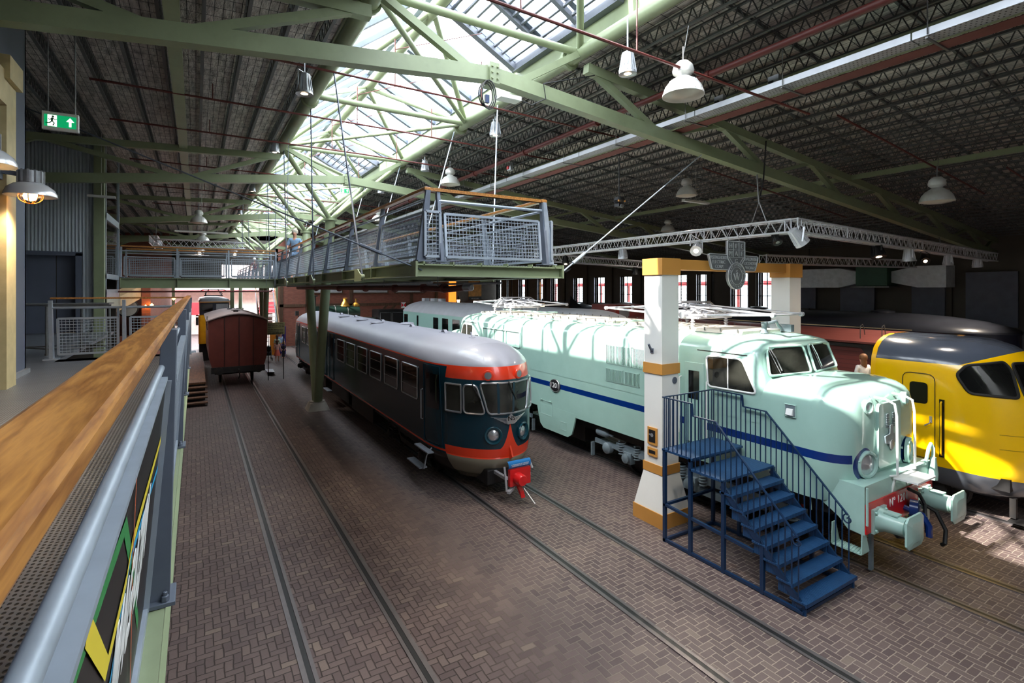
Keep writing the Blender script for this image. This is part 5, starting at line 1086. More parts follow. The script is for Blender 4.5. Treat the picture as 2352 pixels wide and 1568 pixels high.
# lift tower
c=MB(); x=-6.0; pts=[]; n=0
while x<-2.42:
    u=(x+6)*2*PI/.077; pts.append((x,18.5-.017*math.sin(u))); x+=.0129
rings=[[(a,b,z) for a,b in pts] for z in (WZ,9.2)]
L_=MB().loft([[p for p in rings[0]],[p for p in rings[1]]],close=False,caps=False,smooth=True)
# split around the door opening: columns of the sheet above the door only
cs=MB(); n=len(pts)
for i in range(n-1):
    zlo=WZ if pts[i][0]>-2.72 else 5.93
    cs.add([(pts[i][0],pts[i][1],zlo),(pts[i+1][0],pts[i+1][1],zlo),(pts[i+1][0],pts[i+1][1],9.25),(pts[i][0],pts[i][1],9.25)],[(0,1,2,3)],True)
struct('wall_lift',cs,M['corr'],'corrugated grey metal wall of the lift tower',fix=False)
df=struct('door_2',MB().box(-2.83,-2.7,18.42,18.6,WZ,5.9).box(-6,-2.7,18.42,18.6,5.82,5.93),M['greywall'],'blue grey lift door surround')
obj('door_leaf',MB().box(-4.4,-3.28,18.62,18.66,WZ,5.82).box(-3.27,-2.83,18.7,18.74,WZ,5.82).box(-6,-4.41,18.66,18.7,WZ,5.82),M['greywall'],df)
tag(obj('lift_post',MB().box(-2.43,-2.2,18.35,18.6,0,9.3),M['green']),'square green corner post of the lift tower','post')
gb=struct('window_40',MB().box(-2.24,-2.18,18.6,18.68,3,9.2).box(-2.24,-2.18,21.5,21.6,3,9.2).box(-2.24,-2.18,18.6,21.6,6.9,7.1).box(-2.24,-2.18,18.6,21.6,5.2,5.35).box(-2.24,-2.18,18.6,21.6,4.6,4.9),M['galv'],'glazed side of the lift tower')
obj('window_pane',MB().box(-2.22,-2.21,18.68,21.5,5.35,9.2),M['pane'],gb); obj('cladding_box',MB().box(-2.3,-2.16,18.6,21.7,4.35,4.62),mat('box_cream',(180,178,160),.6),gb)
struct('lift_side',MB().box(-6.2,-6.0,18.5,22,0,9.2).box(-6,-2.3,21.8,22,0,9.2),M['conc'],'rear walls of the lift tower')
# ================================================================ blue stairs
bs=thing('blue_staircase','blue steel staircase with bar railings leading to the locomotive cab','stairs')
SX0,SX1=7.75,9.25
TR=[(4.28,.2),(4.5,.4),(4.71,.6),(4.91,.8),(5.11,1.0),(5.32,1.2),(5.52,1.4)]
M['tread']=None
def treadm():
    m,t,b=newmat('stair_tread_blue',.4,.1); g,x,y,z=t.xyz(True); a=t.m('ADD',x,y); c_=t.m('SUBTRACT',x,y)
    f=t.m('MULTIPLY',t.m('ABSOLUTE',t.m('SINE',t.m('MULTIPLY',a,90))),t.m('ABSOLUTE',t.m('SINE',t.m('MULTIPLY',c_,90)))); t.put(b.inputs['Normal'],t.bump(f,.004))
    t.put(b.inputs['Base Color'],t.mix(t.noise(g,5,4),lin((18,50,88)),lin((34,76,118)))); return m
M['tread']=treadm()
for y,z in TR: obj('tread',MB().box(SX0,SX1,y,y+.26,z-.03,z).box(SX0,SX1,y,y+.02,z-.06,z-.03).box(SX0+.03,SX0+.06,y+.03,y+.24,z-.2,z-.03).box(SX1-.06,SX1-.03,y+.03,y+.24,z-.2,z-.03),M['tread'],bs)
obj('landing',MB().box(SX0,SX1,5.71,6.42,1.56,1.6),M['tread'],bs); obj('top_platform',MB().box(SX0,SX1,6.36,7.08,1.76,1.8),M['tread'],bs)
m=MB(); 
for X in (SX0+.03,SX1-.03):
    m.bar((X,7.03,.04),(X,4.35,.04),.05).bar((X,7.03,.72),(X,5.15,.62),.05) if X<8 else m.bar((X,7.03,.04),(X,4.35,.04),.05)
    for y,z in ((7.03,1.78),(6.42,1.78),(5.72,1.58),(5.0,.78)): m.bar((X,y,0),(X,y,z),.06)
    m.bar((X,4.36,.12),(X,5.75,1.5),.04,.1)
m.bar((SX0,7.03,.04),(SX1,7.03,.04),.05).bar((SX0,7.03,.72),(SX1,7.03,.72),.05).bar((SX0,6.42,1.74),(SX1,6.42,1.74),.05).bar((SX0,4.36,.04),(SX1,4.36,.04),.05)
obj('support_frame',m,M['stair'],bs)
def srail(X,par):
    top=[(7.05,2.8),(6.37,2.8),(6.35,2.58),(5.87,2.58),(4.42,1.15)]
    m=MB()
    for (y0,z0_),(y1,z1_) in zip(top,top[1:]): m.bar((X,y0,z0_),(X,y1,z1_),.035,.02)
    m.tube([(X,4.42+.09*math.sin(a)*(1-a/9)+.0,1.08+ .09*math.cos(a)*(1-a/9)) for a in [k*.35 for k in range(22)]],.012,6)
    r=obj('handrail',m,M['stair'],par)
    def zt(y): 
        for (y0,z0_),(y1,z1_) in zip(top,top[1:]):
            if y1<=y<=y0 and y0-y1>.1: return z0_+(z1_-z0_)*(y-y0)/(y1-y0)
        return 1.15
    def zb(y):
        if y>6.36: return 1.8
        if y>5.71: return 1.6
        for yy,z in TR[::-1]:
            if y>=yy: return z
        return .2
    y=7.03; b=MB()
    while y>4.4: b.bar((X,y,zb(y)-.03),(X,y,zt(y)),.016); y-=.105
    obj('balusters',b,M['stair'],r)
srail(SX0+.01,bs); srail(SX1-.01,bs)
m=MB().bar((SX0,7.06,2.8),(SX1,7.06,2.8),.035,.02); x=SX0+.1
while x<SX1: m.bar((x,7.06,1.77),(x,7.06,2.8),.016); x+=.105
obj('rear_railing',m,M['stair'],bs)
# ================================================================ portal with emblem
pt=thing('portal_frame','white and ochre portal of two square pillars and a beam straddling the mint locomotive','portal',(8.5,7.78,0))
def pillar(xc,nm):
    P=MB().box(xc-.25,xc+.25,-.25,.25,1.03,5.3); o=obj(nm,P,M['white'],pt,bev=.004)
    b=MB(); rings=[]
    for z,h in ((.3,.40),(1.03,.26)): rings.append([(xc-h,-h,z),(xc+h,-h,z),(xc+h,h,z),(xc-h,h,z)])
    obj('pillar_base',b.loft(rings,smooth=False),M['white'],o); obj('base_band',MB().box(xc-.42,xc+.42,-.42,.42,0,.3),M['ochre'],o,bev=.004)
    objs('pillar_band',MB().box(xc-.27,xc+.27,-.27,.27,1.03,1.22).box(xc-.27,xc+.27,-.27,.27,3.12,3.34),M['ochre'],o,lambda c:c[2]>2); obj('capital',MB().box(xc-.28,xc+.28,-.28,.28,5.2,5.55),M['ochre'],o,bev=.004); return o
p1=pillar(0,'pillar'); pillar(4.62,'pillar'); obj('cross_beam',MB().box(.28,4.5,-.17,.17,5.32,5.54),M['ochre'],pt,bev=.004)
sc_=obj('screen_frame',MB().box(-.28,-.25,-.13,.13,1.62,1.98),M['ochre'],p1); obj('display_screen',MB().box(-.285,-.28,-.09,.09,1.67,1.93),M['black'],sc_); obj('screen_graphic',MB().lathe([(.04,0),(.04,.003),(.025,.003)],16,(-.285,0,1.82),(-1,0,0)).box(-.288,-.285,.03,.08,1.81,1.84),M['lampg'],sc_)
cd=obj('card_slot_frame',MB().box(-.28,-.25,-.13,.13,1.38,1.55),M['ochre'],p1); obj('card_slot',MB().box(-.285,-.28,-.09,.09,1.43,1.5),M['black'],cd)
obj('bell_knob',MB().lathe([(.07,0),(.07,.015),(.03,.02)],18,(.12,-.25,2.98),(0,-1,0)),M['galvd'],p1); obj('wall_spout',MB().cbox((-.26,.02,3.6),.02,.08,.1).tube([(-.27,.02,3.6),(-.36,.02,3.74)],.025,10),M['galvd'],p1)
EM=mat('emblem_pewter',(112,114,116),.4,.2,.12,5)
em=thing('hanging_emblem','grey metal winged emblem sign hanging in front of the ochre portal beam','sign',(10.42,7.38,0))
def plate(poly,nm,d0,d1,m_=EM,par=em): return obj(nm,MB().prism(poly,'y',d0,d1),m_,par)
stem=[(-.31,5.98),(.31,5.98),(.31,5.60),(.12,5.38),(-.12,5.38),(-.31,5.60)]; wing=rnd([(-.92,5.68),(.86,5.66),(.74,5.32),(-.8,5.34)],.06)
plate(wing,'wing_plate',-.02,.03); plate(stem,'stem_plate',-.045,.0)
ov=[(.31*math.cos(a),5.2+.3*math.sin(a)) for a in [k*2*PI/36 for k in range(36)]]; plate(ov,'oval_plate',-.06,.0)
EL=mat('emblem_raised',(178,180,182),.35,.3,.06,6)
def outline(poly,y,r=.012): return [(a,y,b) for a,b in poly]
rm=MB().tube(outline(wing,-.025),.012,5,closed=True).tube(outline(rnd(stem,.02),-.05),.012,5,closed=True).tube(outline(ov,-.065),.012,5,closed=True).tube([(.2*math.cos(a),-.065,5.2+.2*math.sin(a)) for a in [k*2*PI/30 for k in range(30)]],.006,5,closed=True)
for x in (-.1,.1): rm.bar((x,-.05,5.62),(x,-.05,5.95),.012,.012)
for z in (5.79,5.62): rm.bar((-.29,-.05,z),(.29,-.05,z),.012,.012)
for s in (-1,1): rm.bar((s*.26,-.05,5.62),(s*.1,-.05,5.46),.014,.014)
obj('raised_borders',rm,EL,em)
for ch,x,z in (('H',-.2,5.87),('E',0,5.87),('E',.2,5.87),('M',-.2,5.7),('A',0,5.7),('F',.2,5.7),('G',0,5.53)): text('emblem_letter',ch,.15,EL,em,(x,-.052,z),(PI/2,0,0),.006)
for body,x,z in (('WESTINGHOUSE',-.6,5.6),('ELECTRIC',-.58,5.5),('CORP.',-.56,5.4),('BALDWIN',.58,5.59),('LOCOMOTIVE',.57,5.49),('WORKS',.56,5.39)): text('wing_lettering',body,.105,EL,em,(x,-.025,z),(PI/2,0,0),.005,sx=.78 if len(body)>8 else 1)
for i,ch in enumerate('WERKSPOOR NV'):
    a=PI*.93-PI*.86*i/11; text('rim_lettering',ch,.07,EL,em,(.25*math.cos(a),-.065,5.2+.25*math.sin(a)),(PI/2,PI/2-a if False else 0,0) if 0 else (PI/2,-(a-PI/2),0),.004)
for i,ch in enumerate('AMSTERDAM'):
    a=-PI*.86+PI*.72*i/8; text('rim_lettering',ch,.06,EL,em,(.25*math.cos(a),-.065,5.2+.25*math.sin(a)),(PI/2,-(a+PI/2),0),.004)
text('monogram','W',.22,EL,em,(0,-.066,5.17),(PI/2,0,0),.006); text('monogram','S',.14,EL,em,(0,-.07,5.28),(PI/2,0,0),.006)
obj('hanging_wires',MB().tube([(-.2,0,5.98),(-.2,.1,6.3)],.006,4).tube([(.2,0,5.98),(.2,.1,6.3)],.006,4),M['steel'],em)
# ================================================================ lighting truss
def latt(p,q,w=.28,pitch=.32):
    p=Vector(p);q=Vector(q);d=(q-p).normalized();a=d.cross(Vector((0,0,1))).normalized()*w/2;u=Vector((0,0,w/2)); m=MB(); L=(q-p).length
    cs=[a+u,a-u,-a-u,-a+u]
    for c_ in cs: m.tube([p+c_,q+c_],.024,8)
    n=int(L/pitch)
    for i in range(4):
        c0,c1=cs[i],cs[(i+1)%4]
        for k in range(n):
            x0=p+d*(L*k/n); xm=p+d*(L*(k+.5)/n); x1=p+d*(L*(k+1)/n); m.tube([x0+c0,xm+c1],.009,4,cap=False); m.tube([xm+c1,x1+c0],.009,4,cap=False)
    for k in range(0,n,7):
        x0=p+d*(L*k/n)
        for i in range(4): m.tube([x0+cs[i],x0+cs[(i+1)%4]],.014,5)
    return m
rg=thing('lighting_truss','rectangular silver lattice lighting truss hanging above the mint locomotive','truss')
RZ=6.3
for p,q in (((11.3,6.5,RZ),(11.3,16.6,RZ)),((11.16,6.5,RZ),(24.6,6.9,RZ-.25)),((16.2,10.4,5.9),(24.2,9.2,5.9)),((11.3,16.6,RZ-.15),(19,17.2,RZ-.3))): obj('truss_run',latt(p,q),M['alu'],rg)
objs('hanging_chain',MB().tube([(11.3,7.35,6.9),(11.3,7.4,7.6)],.02,6).tube([(11.3,7.1,RZ),(11.3,7.35,6.95)],.015,5).tube([(11.3,7.6,RZ),(11.3,7.35,6.95)],.015,5).tube([(22,7.5,RZ-.1),(22,7.6,6.8)],.02,5),M['steel'],rg,lambda c:c[0]>15); obj('power_cable',MB().tube([(11.35,7.35,7.1),(11.4,7.3,7.5),(11.5,7.3,8.4)],.018,6),M['black'],rg)
# ================================================================ lamps
def canlamp(name,label,loc,sc=1,tilt=(0,0),lit=True,m=None,dirn=None,group=None,drop=.0):
    t=thing(name,label,'lamp',loc,group=group); m=m or M['lampg']
    D=Vector(dirn).normalized() if dirn else Vector((tilt[0],tilt[1],-1)).normalized()
    b=MB().lathe([(.05,-.3),(.085,-.28),(.1,-.1),(.13,.02),(.135,.04),(.115,.03)],20,(0,0,0),D)
    a=D.orthogonal().normalized()
    for k in range(14):
        v=Matrix.Rotation(k*2*PI/14,3,D)@a; b.bar(D*-.27+v*.08,D*.0+v*.125,.006,.02,up=v)
    body=obj('lamp_body',b,m,t); y=MB(); s_=a*.16
    y.bar(s_+D*-.05,s_+Vector((0,0,.3)),.03,.01).bar(-s_+D*-.05,-s_+Vector((0,0,.3)),.03,.01).bar(s_+Vector((0,0,.3)),-s_+Vector((0,0,.3)),.03,.01).tube([(0,0,.3),(0,0,.42+drop)],.012,6); obj('yoke',y,m,t)
    obj('lamp_lens',MB().lathe([(.11,.025),(.0,.035)],18,(0,0,0),D),M['lit'] if lit else M['lampg'],t)
    for o in t.children: o.scale=(1,1,1)
    t.scale=(sc,sc,sc); return t
M['lit']=emis('lit_lens',(255,214,170),6); M['litw']=emis('warm_lens',(255,190,120),10)
canlamp('can_spotlight','large grey ribbed downlight by the walkway side skylight tube, nearest the walkway',(1.55,9.2,8.2),1.05,drop=.5)
canlamp('can_spotlight','grey ribbed downlight, second along the walkway side skylight tube',(1.95,16.4,8.9),1.05,drop=.1)
canlamp('can_spotlight','grey ribbed downlight next to the big white bell lamp at the top',(5.85,6.05,8.35),1.05,drop=.4)
canlamp('can_spotlight','grey ribbed downlight over the near footbridge, right of the rod',(6.3,11.1,8.72),1.05,drop=.2)
canlamp('can_spotlight','grey ribbed downlight behind the near footbridge hanger',(6.3,15.7,8.75),1.0,lit=False,drop=.1)
canlamp('can_spotlight','grey ribbed downlight, fourth along the locomotive side skylight tube',(6.35,20.5,8.8),1.0,lit=False)
canlamp('can_spotlight','small grey downlight deep along the walkway side skylight tube above the cross bridge',(2.0,24.0,9.0),1.0)
canlamp('can_spotlight','furthest small grey downlight along the walkway side skylight tube',(2.0,31.0,8.9),1.0)
def bell(label,loc,sc=1,cage=False):
    t=thing('bell_lamp',label,'lamp',loc)
    b=MB().lathe([(.31,0),(.3,.04),(.27,.13),(.2,.22),(.12,.27),(.09,.29),(.1,.31),(.15,.34),(.16,.38),(.14,.46),(.08,.52),(.0,.53)],28,(0,0,0))
    for k in range(24):
        a=k*2*PI/24; b.bar((.3*math.cos(a),.3*math.sin(a),.03),(.2*math.cos(a),.2*math.sin(a),.22),.008,.012)
    obj('lamp_shade',b,M['lampw'],t); obj('lamp_glass',MB().lathe([(.3,.0),(.2,-.03),(.0,-.045)],24,(0,0,0)),mat('lamp_glass_grey',(190,180,165),.3),t); obj('lamp_hanger',MB().tube([(0,0,.52),(0,0,.75)],.01,5).tube([(0,0,.6),(.12,0,1.1)],.006,4),M['steel'],t); t.scale=(sc,)*3; return t
bell('large white bell lamp at the top, right of the round downlight',(6.2,5.25,7.78),.98)
bell('white bell lamp above the end of the near footbridge',(6.85,14.95,8.2))
bell('white bell lamp under the dark roof above the portal',(12.55,10.5,7.7),1)
bell('grey white bell lamp at the right, under the dark roof',(14.1,4.9,6.85),1.05)
bell('furthest bell lamp under the roof over the locomotives, above the white portal pillar',(17,15.2,7.35),.95)
bell('white bell lamp under the roof over the walkway above the cross bridge, nearer one',(.1,24.6,7.6))
bell('white bell lamp under the roof over the walkway above the cross bridge, further one',(.3,30.4,7.3))
bell('small white bell lamp behind the footbridge, right of the V column',(6.9,22.6,7.9))
# dome lamp on the cream frame
dl=thing('dome_lamp','polished dome lamp with glowing caged bulb on the cream frame','lamp',(-1.7,8.35,6.02))
obj('lamp_shade',MB().lathe([(.25,0),(.245,.03),(.22,.09),(.16,.14),(.1,.16)],28,(0,0,0)),M['domes'],dl)
hs=MB().lathe([(.1,.14),(.12,.16),(.12,.3),(.0,.32)],18,(0,0,0))
for k in range(12): a=k*PI/6; hs.bar((.12*math.cos(a),.12*math.sin(a),.16),(.12*math.cos(a),.12*math.sin(a),.31),.012,.02)
obj('lamp_housing',hs,M['lampg'],dl); obj('lamp_arm',MB().bar((-.3,0,.28),(-.08,0,.25),.05,.05).cbox((-.28,0,.26),.04,.12,.16),M['galvd'],dl); obj('bulb',MB().lathe([(.0,-.06),(.06,-.04),(.08,.02),(.06,.06)],16,(0,0,0)),M['litw'],dl)
cg=MB()
for k in range(4): a=k*PI/4; cg.tube([(.12*math.cos(t_)*math.cos(a),.12*math.cos(t_)*math.sin(a),-.09*math.sin(t_)) for t_ in [PI*q/8 for q in range(9)]],.005,4)
obj('lamp_cage',cg,M['gold'],dl)
d2=dup(dl,(-1.75,6.9,6.1),0,'polished dome lamp cut off by the left edge of the view')
# spots on the lighting truss
SPT=[((11.3,6.35,5.93),(.6,-.3,-.8),'silver floodlight under the near corner of the lighting truss, right one',1.2,M['alu'],False),((11.3,6.9,5.98),(-.3,-.5,-.8),'slim black spotlight under the near corner of the lighting truss',.8,M['black'],False),((11.0,8.9,5.9),(-.7,-.4,-.5),'silver lit floodlight behind the emblem on the lighting truss',1.1,M['alu'],True),((11.3,11.9,5.9),(.1,.1,-1),'silver ribbed lamp on the lighting truss right of the footbridge',1.15,M['lampg'],False),((17.4,6.7,5.75),(.1,0,-1),'silver ribbed lamp midway along the right run of the lighting truss',1.2,M['alu'],False),((15.6,6.7,5.8),(-.2,-.3,-1),'black lit spotlight on the right run of the lighting truss',1.3,M['black'],True),((20.4,6.8,5.7),(0,0,-1),'silver ribbed lamp near the right end of the lighting truss, left one',1.1,M['alu'],False),((23,6.85,5.7),(.1,0,-1),'silver ribbed lamp at the right end of the lighting truss',1.15,M['alu'],False),((11.6,15.2,5.85),(-.2,-.3,-.8),'glowing small spotlight just right of the footbridge corner',1,M['black'],True),((13.0,16.9,5.7),(.3,-.5,-.8),'dark spotlight behind the stay cable, on the far run of the truss',1.1,M['black'],False),((18.6,6.75,5.75),(-.6,-.4,-.5),'small black glowing spotlight between two silver lamps on the right run',.9,M['black'],True),((17.0,17.1,5.6),(0,0,-1),'dark spotlight hanging left of the far portal pillar windows',1.1,M['black'],False)]
for loc,dr,lab,sc,m_,lit in SPT: canlamp('spotlight',lab,loc,sc,dirn=dr,m=m_,lit=lit)
pj=thing('ceiling_projector','small black round projector with amber marks under the roof over the locomotives','projector',(8.9,9.5,7.0)); obj('projector_shell',MB().lathe([(.12,.02),(.15,.08),(.12,.16),(.0,.2)],20,(0,0,0)).cbox((0,0,0),.16,.16,.14),M['black'],pj); obj('amber_marks',MB().cbox((-.1,-.1,.06),.05,.03,.04).cbox((.06,-.12,.06),.05,.03,.04),M['ochre'],pj); obj('projector_lens',MB().lathe([(.05,0),(.05,.06),(.03,.06)],14,(0,-.06,-.05),(0,-1,-.2)),M['steel'],pj); obj('drop_rod',MB().tube([(0,0,.2),(0,0,1.24)],.012,5),M['black'],pj)
for k,(x,y,z,L_) in enumerate(((12.6,10.2,7.45,1.1),(1.2,18.6,8.4,1.5),(1.2,28,8.3,1.5),(.2,23.6,7.1,1.8),(-2.2,17.9,7.4,.6))):
    tag(obj('strip_light',MB().box(x-L_/2,x+L_/2,y-.06,y+.06,z,z+.06).tube([(x,y,z+.06),(x,y,zr(x))],.006,4),M['lampw']),['pale strip light below the bell lamp above the portal','pale strip light under the roof over the walkway beside the second downlight','pale strip light under the roof over the walkway, deeper in the hall','long pale strip light just above the cross bridge','short pale strip light in front of the corrugated lift wall'][k],'lamp')
# ================================================================ exit signs
def exitsign(label,loc,sc=1,rods=1.2):
    t=thing('exit_sign',label,'sign',loc); obj('sign_box',MB().box(-.19,.19,-.03,.03,-.125,.115),M['lampw'],t,bev=.004); f_=obj('sign_face',MB().box(-.165,.165,-.034,-.03,-.085,.075),emis('exit_green',(0,135,80),.5),t)
    W_=emis('sign_white',(240,245,240),.7); m=MB().prism([(.09,-.065),(.115,-.065),(.115,0),(.145,0),(.102,.055),(.06,0),(.09,0)],'y',-.037,-.034); m.box(-.13,-.035,-.0355,-.034,-.08,.07); objs('sign_pictogram',m,W_,f_,lambda c:c[0]>0)
    fig=MB().lathe([(.014,0),(.014,.002)],12,(-.075,-.0355,.05),(0,-1,0))
    for a,b,c_,d_,w in ((-.08,.035,-.085,-.01,.022),(-.085,-.01,-.06,-.035,.012),(-.06,-.035,-.075,-.07,.011),(-.085,-.01,-.11,-.04,.012),(-.11,-.04,-.15,-.042,.011),(-.08,.03,-.105,.005,.009),(-.105,.005,-.125,.015,.008),(-.078,.03,-.055,.01,.009),(-.055,.01,-.035,.02,.008)): fig.bar((a,-.037,b),(c_,-.037,d_),.003,w)
    obj('running_figure',fig,mat('sign_green',(0,110,60),.5),f_); obj('hanging_rods',MB().tube([(-.13,0,.115),(-.13,0,rods)],.006,6).tube([(.15,0,.115),(.15,0,rods*1.05)],.009,6),M['steel'],t); t.scale=(sc,)*3; return t
exitsign('green and white exit sign with running figure and arrow hanging at the left',(-1.55,9.1,7.15))
exitsign('small green exit sign hanging from the second green truss',(XMc-.1,17.2,8.1),.75,.3)
exitsign('small green exit sign deeper in the hall, below the third truss',(XMc+.05,26.9,8.0),.75,.3)
# ================================================================ pipes and tray under the roof
tr=thing('cable_tray','long white perforated cable tray with red cable run under the roof over the locomotives','cable tray')
m=MB()
for k in range(12): 
    y0=-4+k*3.6; m.box(8.35,8.65,y0,y0+3.58,8.3,8.33).box(8.35,8.37,y0,y0+3.58,8.33,8.4)
obj('tray_channel',m,perf('tray_white',(205,208,214),(60,60,64),14,18,.2,.001),tr); obj('red_cable_band',MB().box(8.66,8.95,-4,39,8.26,8.27),mat('cable_red',(112,58,54),.6),tr)
m=MB()
for y in range(-3,38,2): m.bar((8.3,y,8.25),(9.0,y,8.25),.03,.02).tube([(8.33,y,8.3),(8.33,y,9.0)],.008,4)
objs('tray_bracket',m,M['steel'],tr,lambda c:round(c[1]))
mp=thing('sprinkler_main','thick dark red sprinkler main running along under the roof over the locomotives','pipe'); obj('main_pipe',MB().tube([(7.75,-4,8.72),(7.75,40,8.6)],.06,10),M['rustred'],mp); m=MB()
for y in range(0,38,3): m.lathe([(.09,-.04),(.09,.04)],10,(7.75,y,8.7-.0027*y),(0,1,0))
obj('pipe_clamps',m,M['rustred'],mp)
PY=[5.2,9.75,12.5,15.2,19.5,24.2,29,34]
nm_=['nearest','second','third','fourth','fifth','sixth','seventh','furthest']
for k,y in enumerate(PY):
    z=8.2 if k==0 else 8.85; t=thing('sprinkler_branch','thin dark red sprinkler pipe crossing below the skylight, %s of the row'%nm_[k],'pipe'); x0=2.5 if k==0 else -1.72
    obj('branch_pipe',MB().tube([(x0,y,z+.03),(4.2,y,z),(7.7,y,z-.08),(9.5,y,z-.12)],.022,8),M['rustred'],t); m=MB()
    for X,dz in ((3.3,.9),(5.2,.9),(0.3,.35)): 
        if X>x0: m.tube([(X,y,z),(X,y,z+dz)],.012,5)
    m.tube([(3.3,y,z+.7),(5.2,y,z+1.5)],.009,5); objs('drop_pipe',m,M['rustred'],t,lambda c:round(c[0]) if c[0]<2 else 4)
for k,(xa,ya) in enumerate(((11.3,5.6),(12.4,9.8),(17,4.5))): tag(obj('roof_sprinkler_pipe',MB().tube([(xa,ya,zr(xa)-.5),(xa+8,ya,zr(xa+8)-.5)],.022,6),M['rustred']),['thin red pipe under the roof over the locomotives behind the first truss','thin red pipe under the roof over the locomotives over the portal','short thin red pipe furthest from the skylight'][k],'pipe')
jb=[(8.6,5.3,8.5,'grey junction box on the cable tray, nearer'),(8.6,6.4,8.5,'grey junction box with dark socket on the cable tray'),(8.0,13.2,8.55,'white junction box with red button on the sprinkler main')]
for x,y,z,l in jb: t=thing('junction_box',l,'box',(x,y,z)); obj('box_shell',MB().cbox((0,0,0),.1,.2,.22),M['lampg'],t,bev=.005); obj('box_plug',MB().cbox((-.06,.03,-.03),.04,.08,.09),M['red'] if 'red' in l else M['black'],t)
cc=thing('coiled_cable','coiled black cable tied under the joint of the first green truss','cable',(4.05,7.45,8.2)); m=MB()
for q in range(3): m.tube([(.02*q+.13*math.cos(a),-.02*q,-.12+(.2+.02*q)*math.sin(a)) for a in [k*PI/8 for k in range(16)]],.011,5,closed=True)
obj('cable_loop',m,M['black'],cc); obj('cable_plug',MB().cbox((.0,-.04,-.2),.07,.05,.13),mat('plug_blue',(30,50,90),.5),cc); obj('cable_run',MB().tube([(.5,0,-.05),(.9,0,-.12),(1.2,.0,.05),(1.15,0,.3),(2.4,.1,.75)],.011,5),M['black'],cc)
tag(obj('small_flood',MB().box(4.25,4.65,7.3,7.5,8.05,8.12),M['lampw']),'small pale lamp housing under the joint of the first green truss','lamp')
rt=thing('lighting_truss','dark lattice lighting truss under the roof beyond the cross bridge','truss')
obj('truss_run',latt((-1.6,27.6,6.95),(2.0,27.6,6.95),.3,.4),M['alu'],rt); obj('truss_run',latt((-1.6,27.6,7.1),(-1.6,31.5,7.1),.3,.4),M['alu'],rt); obj('truss_hanger',MB().tube([(-1.5,27.6,7.1),(-1.5,27.6,9.2)],.015,5).tube([(1.9,27.6,7.1),(1.9,27.6,9.3)],.015,5).bar((-1.5,27.6,9.2),(1.9,27.6,9.3),.02),M['steel'],rt)
canlamp('spotlight','lit silver spotlight beyond the cross bridge, nearer the lift tower',(.15,27.4,6.55),1.3,dirn=(-.2,-.8,-.6),m=M['alu']); canlamp('spotlight','lit silver spotlight beyond the cross bridge, nearer the V column',(1.55,27.4,6.55),1.3,dirn=(.1,-.8,-.6),m=M['alu'])
# small things on the far side
tag(obj('kiosk_roof',MB().lathe([(.75,0),(.7,.06),(.12,.6),(.03,.75)],4,(21.4,27.5,3.7)).box(20.9,21.9,27,28,2.4,3.7),M['black']),'dark pointed kiosk roof between the mint coach and the red cabin','kiosk')
for k,(x,y) in enumerate(((19.6,28.2),(21.0,44.0))):
    t=thing('street_lantern',['black lantern with glowing light beside the pointed kiosk roof','small glowing lantern near the poster on the end wall'][k],'lantern',(x,y,0)); obj('lantern_post',MB().tube([(0,0,0),(0,0,3.6)],.04,8),M['black'],t); obj('lantern_cage',MB().lathe([(.06,3.6),(.16,3.95),(.2,3.97),(.05,4.15),(.03,4.3)],6,(0,0,0)),M['black'],t); obj('lantern_glow',MB().lathe([(.09,3.65),(.17,3.9)],8,(0,0,0)),M['litw'],t)
sg=thing('signal_disc','small square red and white signal board at the end of the mint coach','sign',(14.3,40.2,0)); obj('signal_post',MB().tube([(0,0,0),(0,0,3.4)],.03,6),M['black'],sg); obj('signal_board',MB().box(-.2,.2,-.02,.02,3.4,3.85),M['wt'],sg); obj('signal_mark',MB().prism([(-.2,3.4),(-.0,3.62),(-.2,3.85)],'y',-.03,-.02).prism([(.2,3.4),(0,3.62),(.2,3.85)],'y',-.03,-.02),M['red'],sg)
# ================================================================ people
def skinned(name,verts,edges,rad,m,parent=None,sub=1):
    me=bpy.data.meshes.new(name); me.from_pydata(verts,edges,[]); o=bpy.data.objects.new(name,me); COL.objects.link(o)
    s=o.modifiers.new('s','SKIN'); sk=me.skin_vertices[0] if me.skin_vertices else None
    if sk is None:
        import bmesh
        bm=bmesh.new(); bm.from_mesh(me); bm.verts.layers.skin.verify(); bm.to_mesh(me); bm.free(); sk=me.skin_vertices[0]
    for i,r in enumerate(rad): sk.data[i].radius=(r,r) if not isinstance(r,tuple) else r
    sk.data[0].use_root=True
    u=o.modifiers.new('u','SUBSURF'); u.levels=sub; u.render_levels=sub
    dg=bpy.context.evaluated_depsgraph_get(); ev=o.evaluated_get(dg); nm=bpy.data.meshes.new_from_object(ev); o.modifiers.clear(); o.data=nm; nm.materials.clear(); nm.materials.append(m)
    nm.polygons.foreach_set('use_smooth',[True]*len(nm.polygons))
    if parent:o.parent=parent
    return o
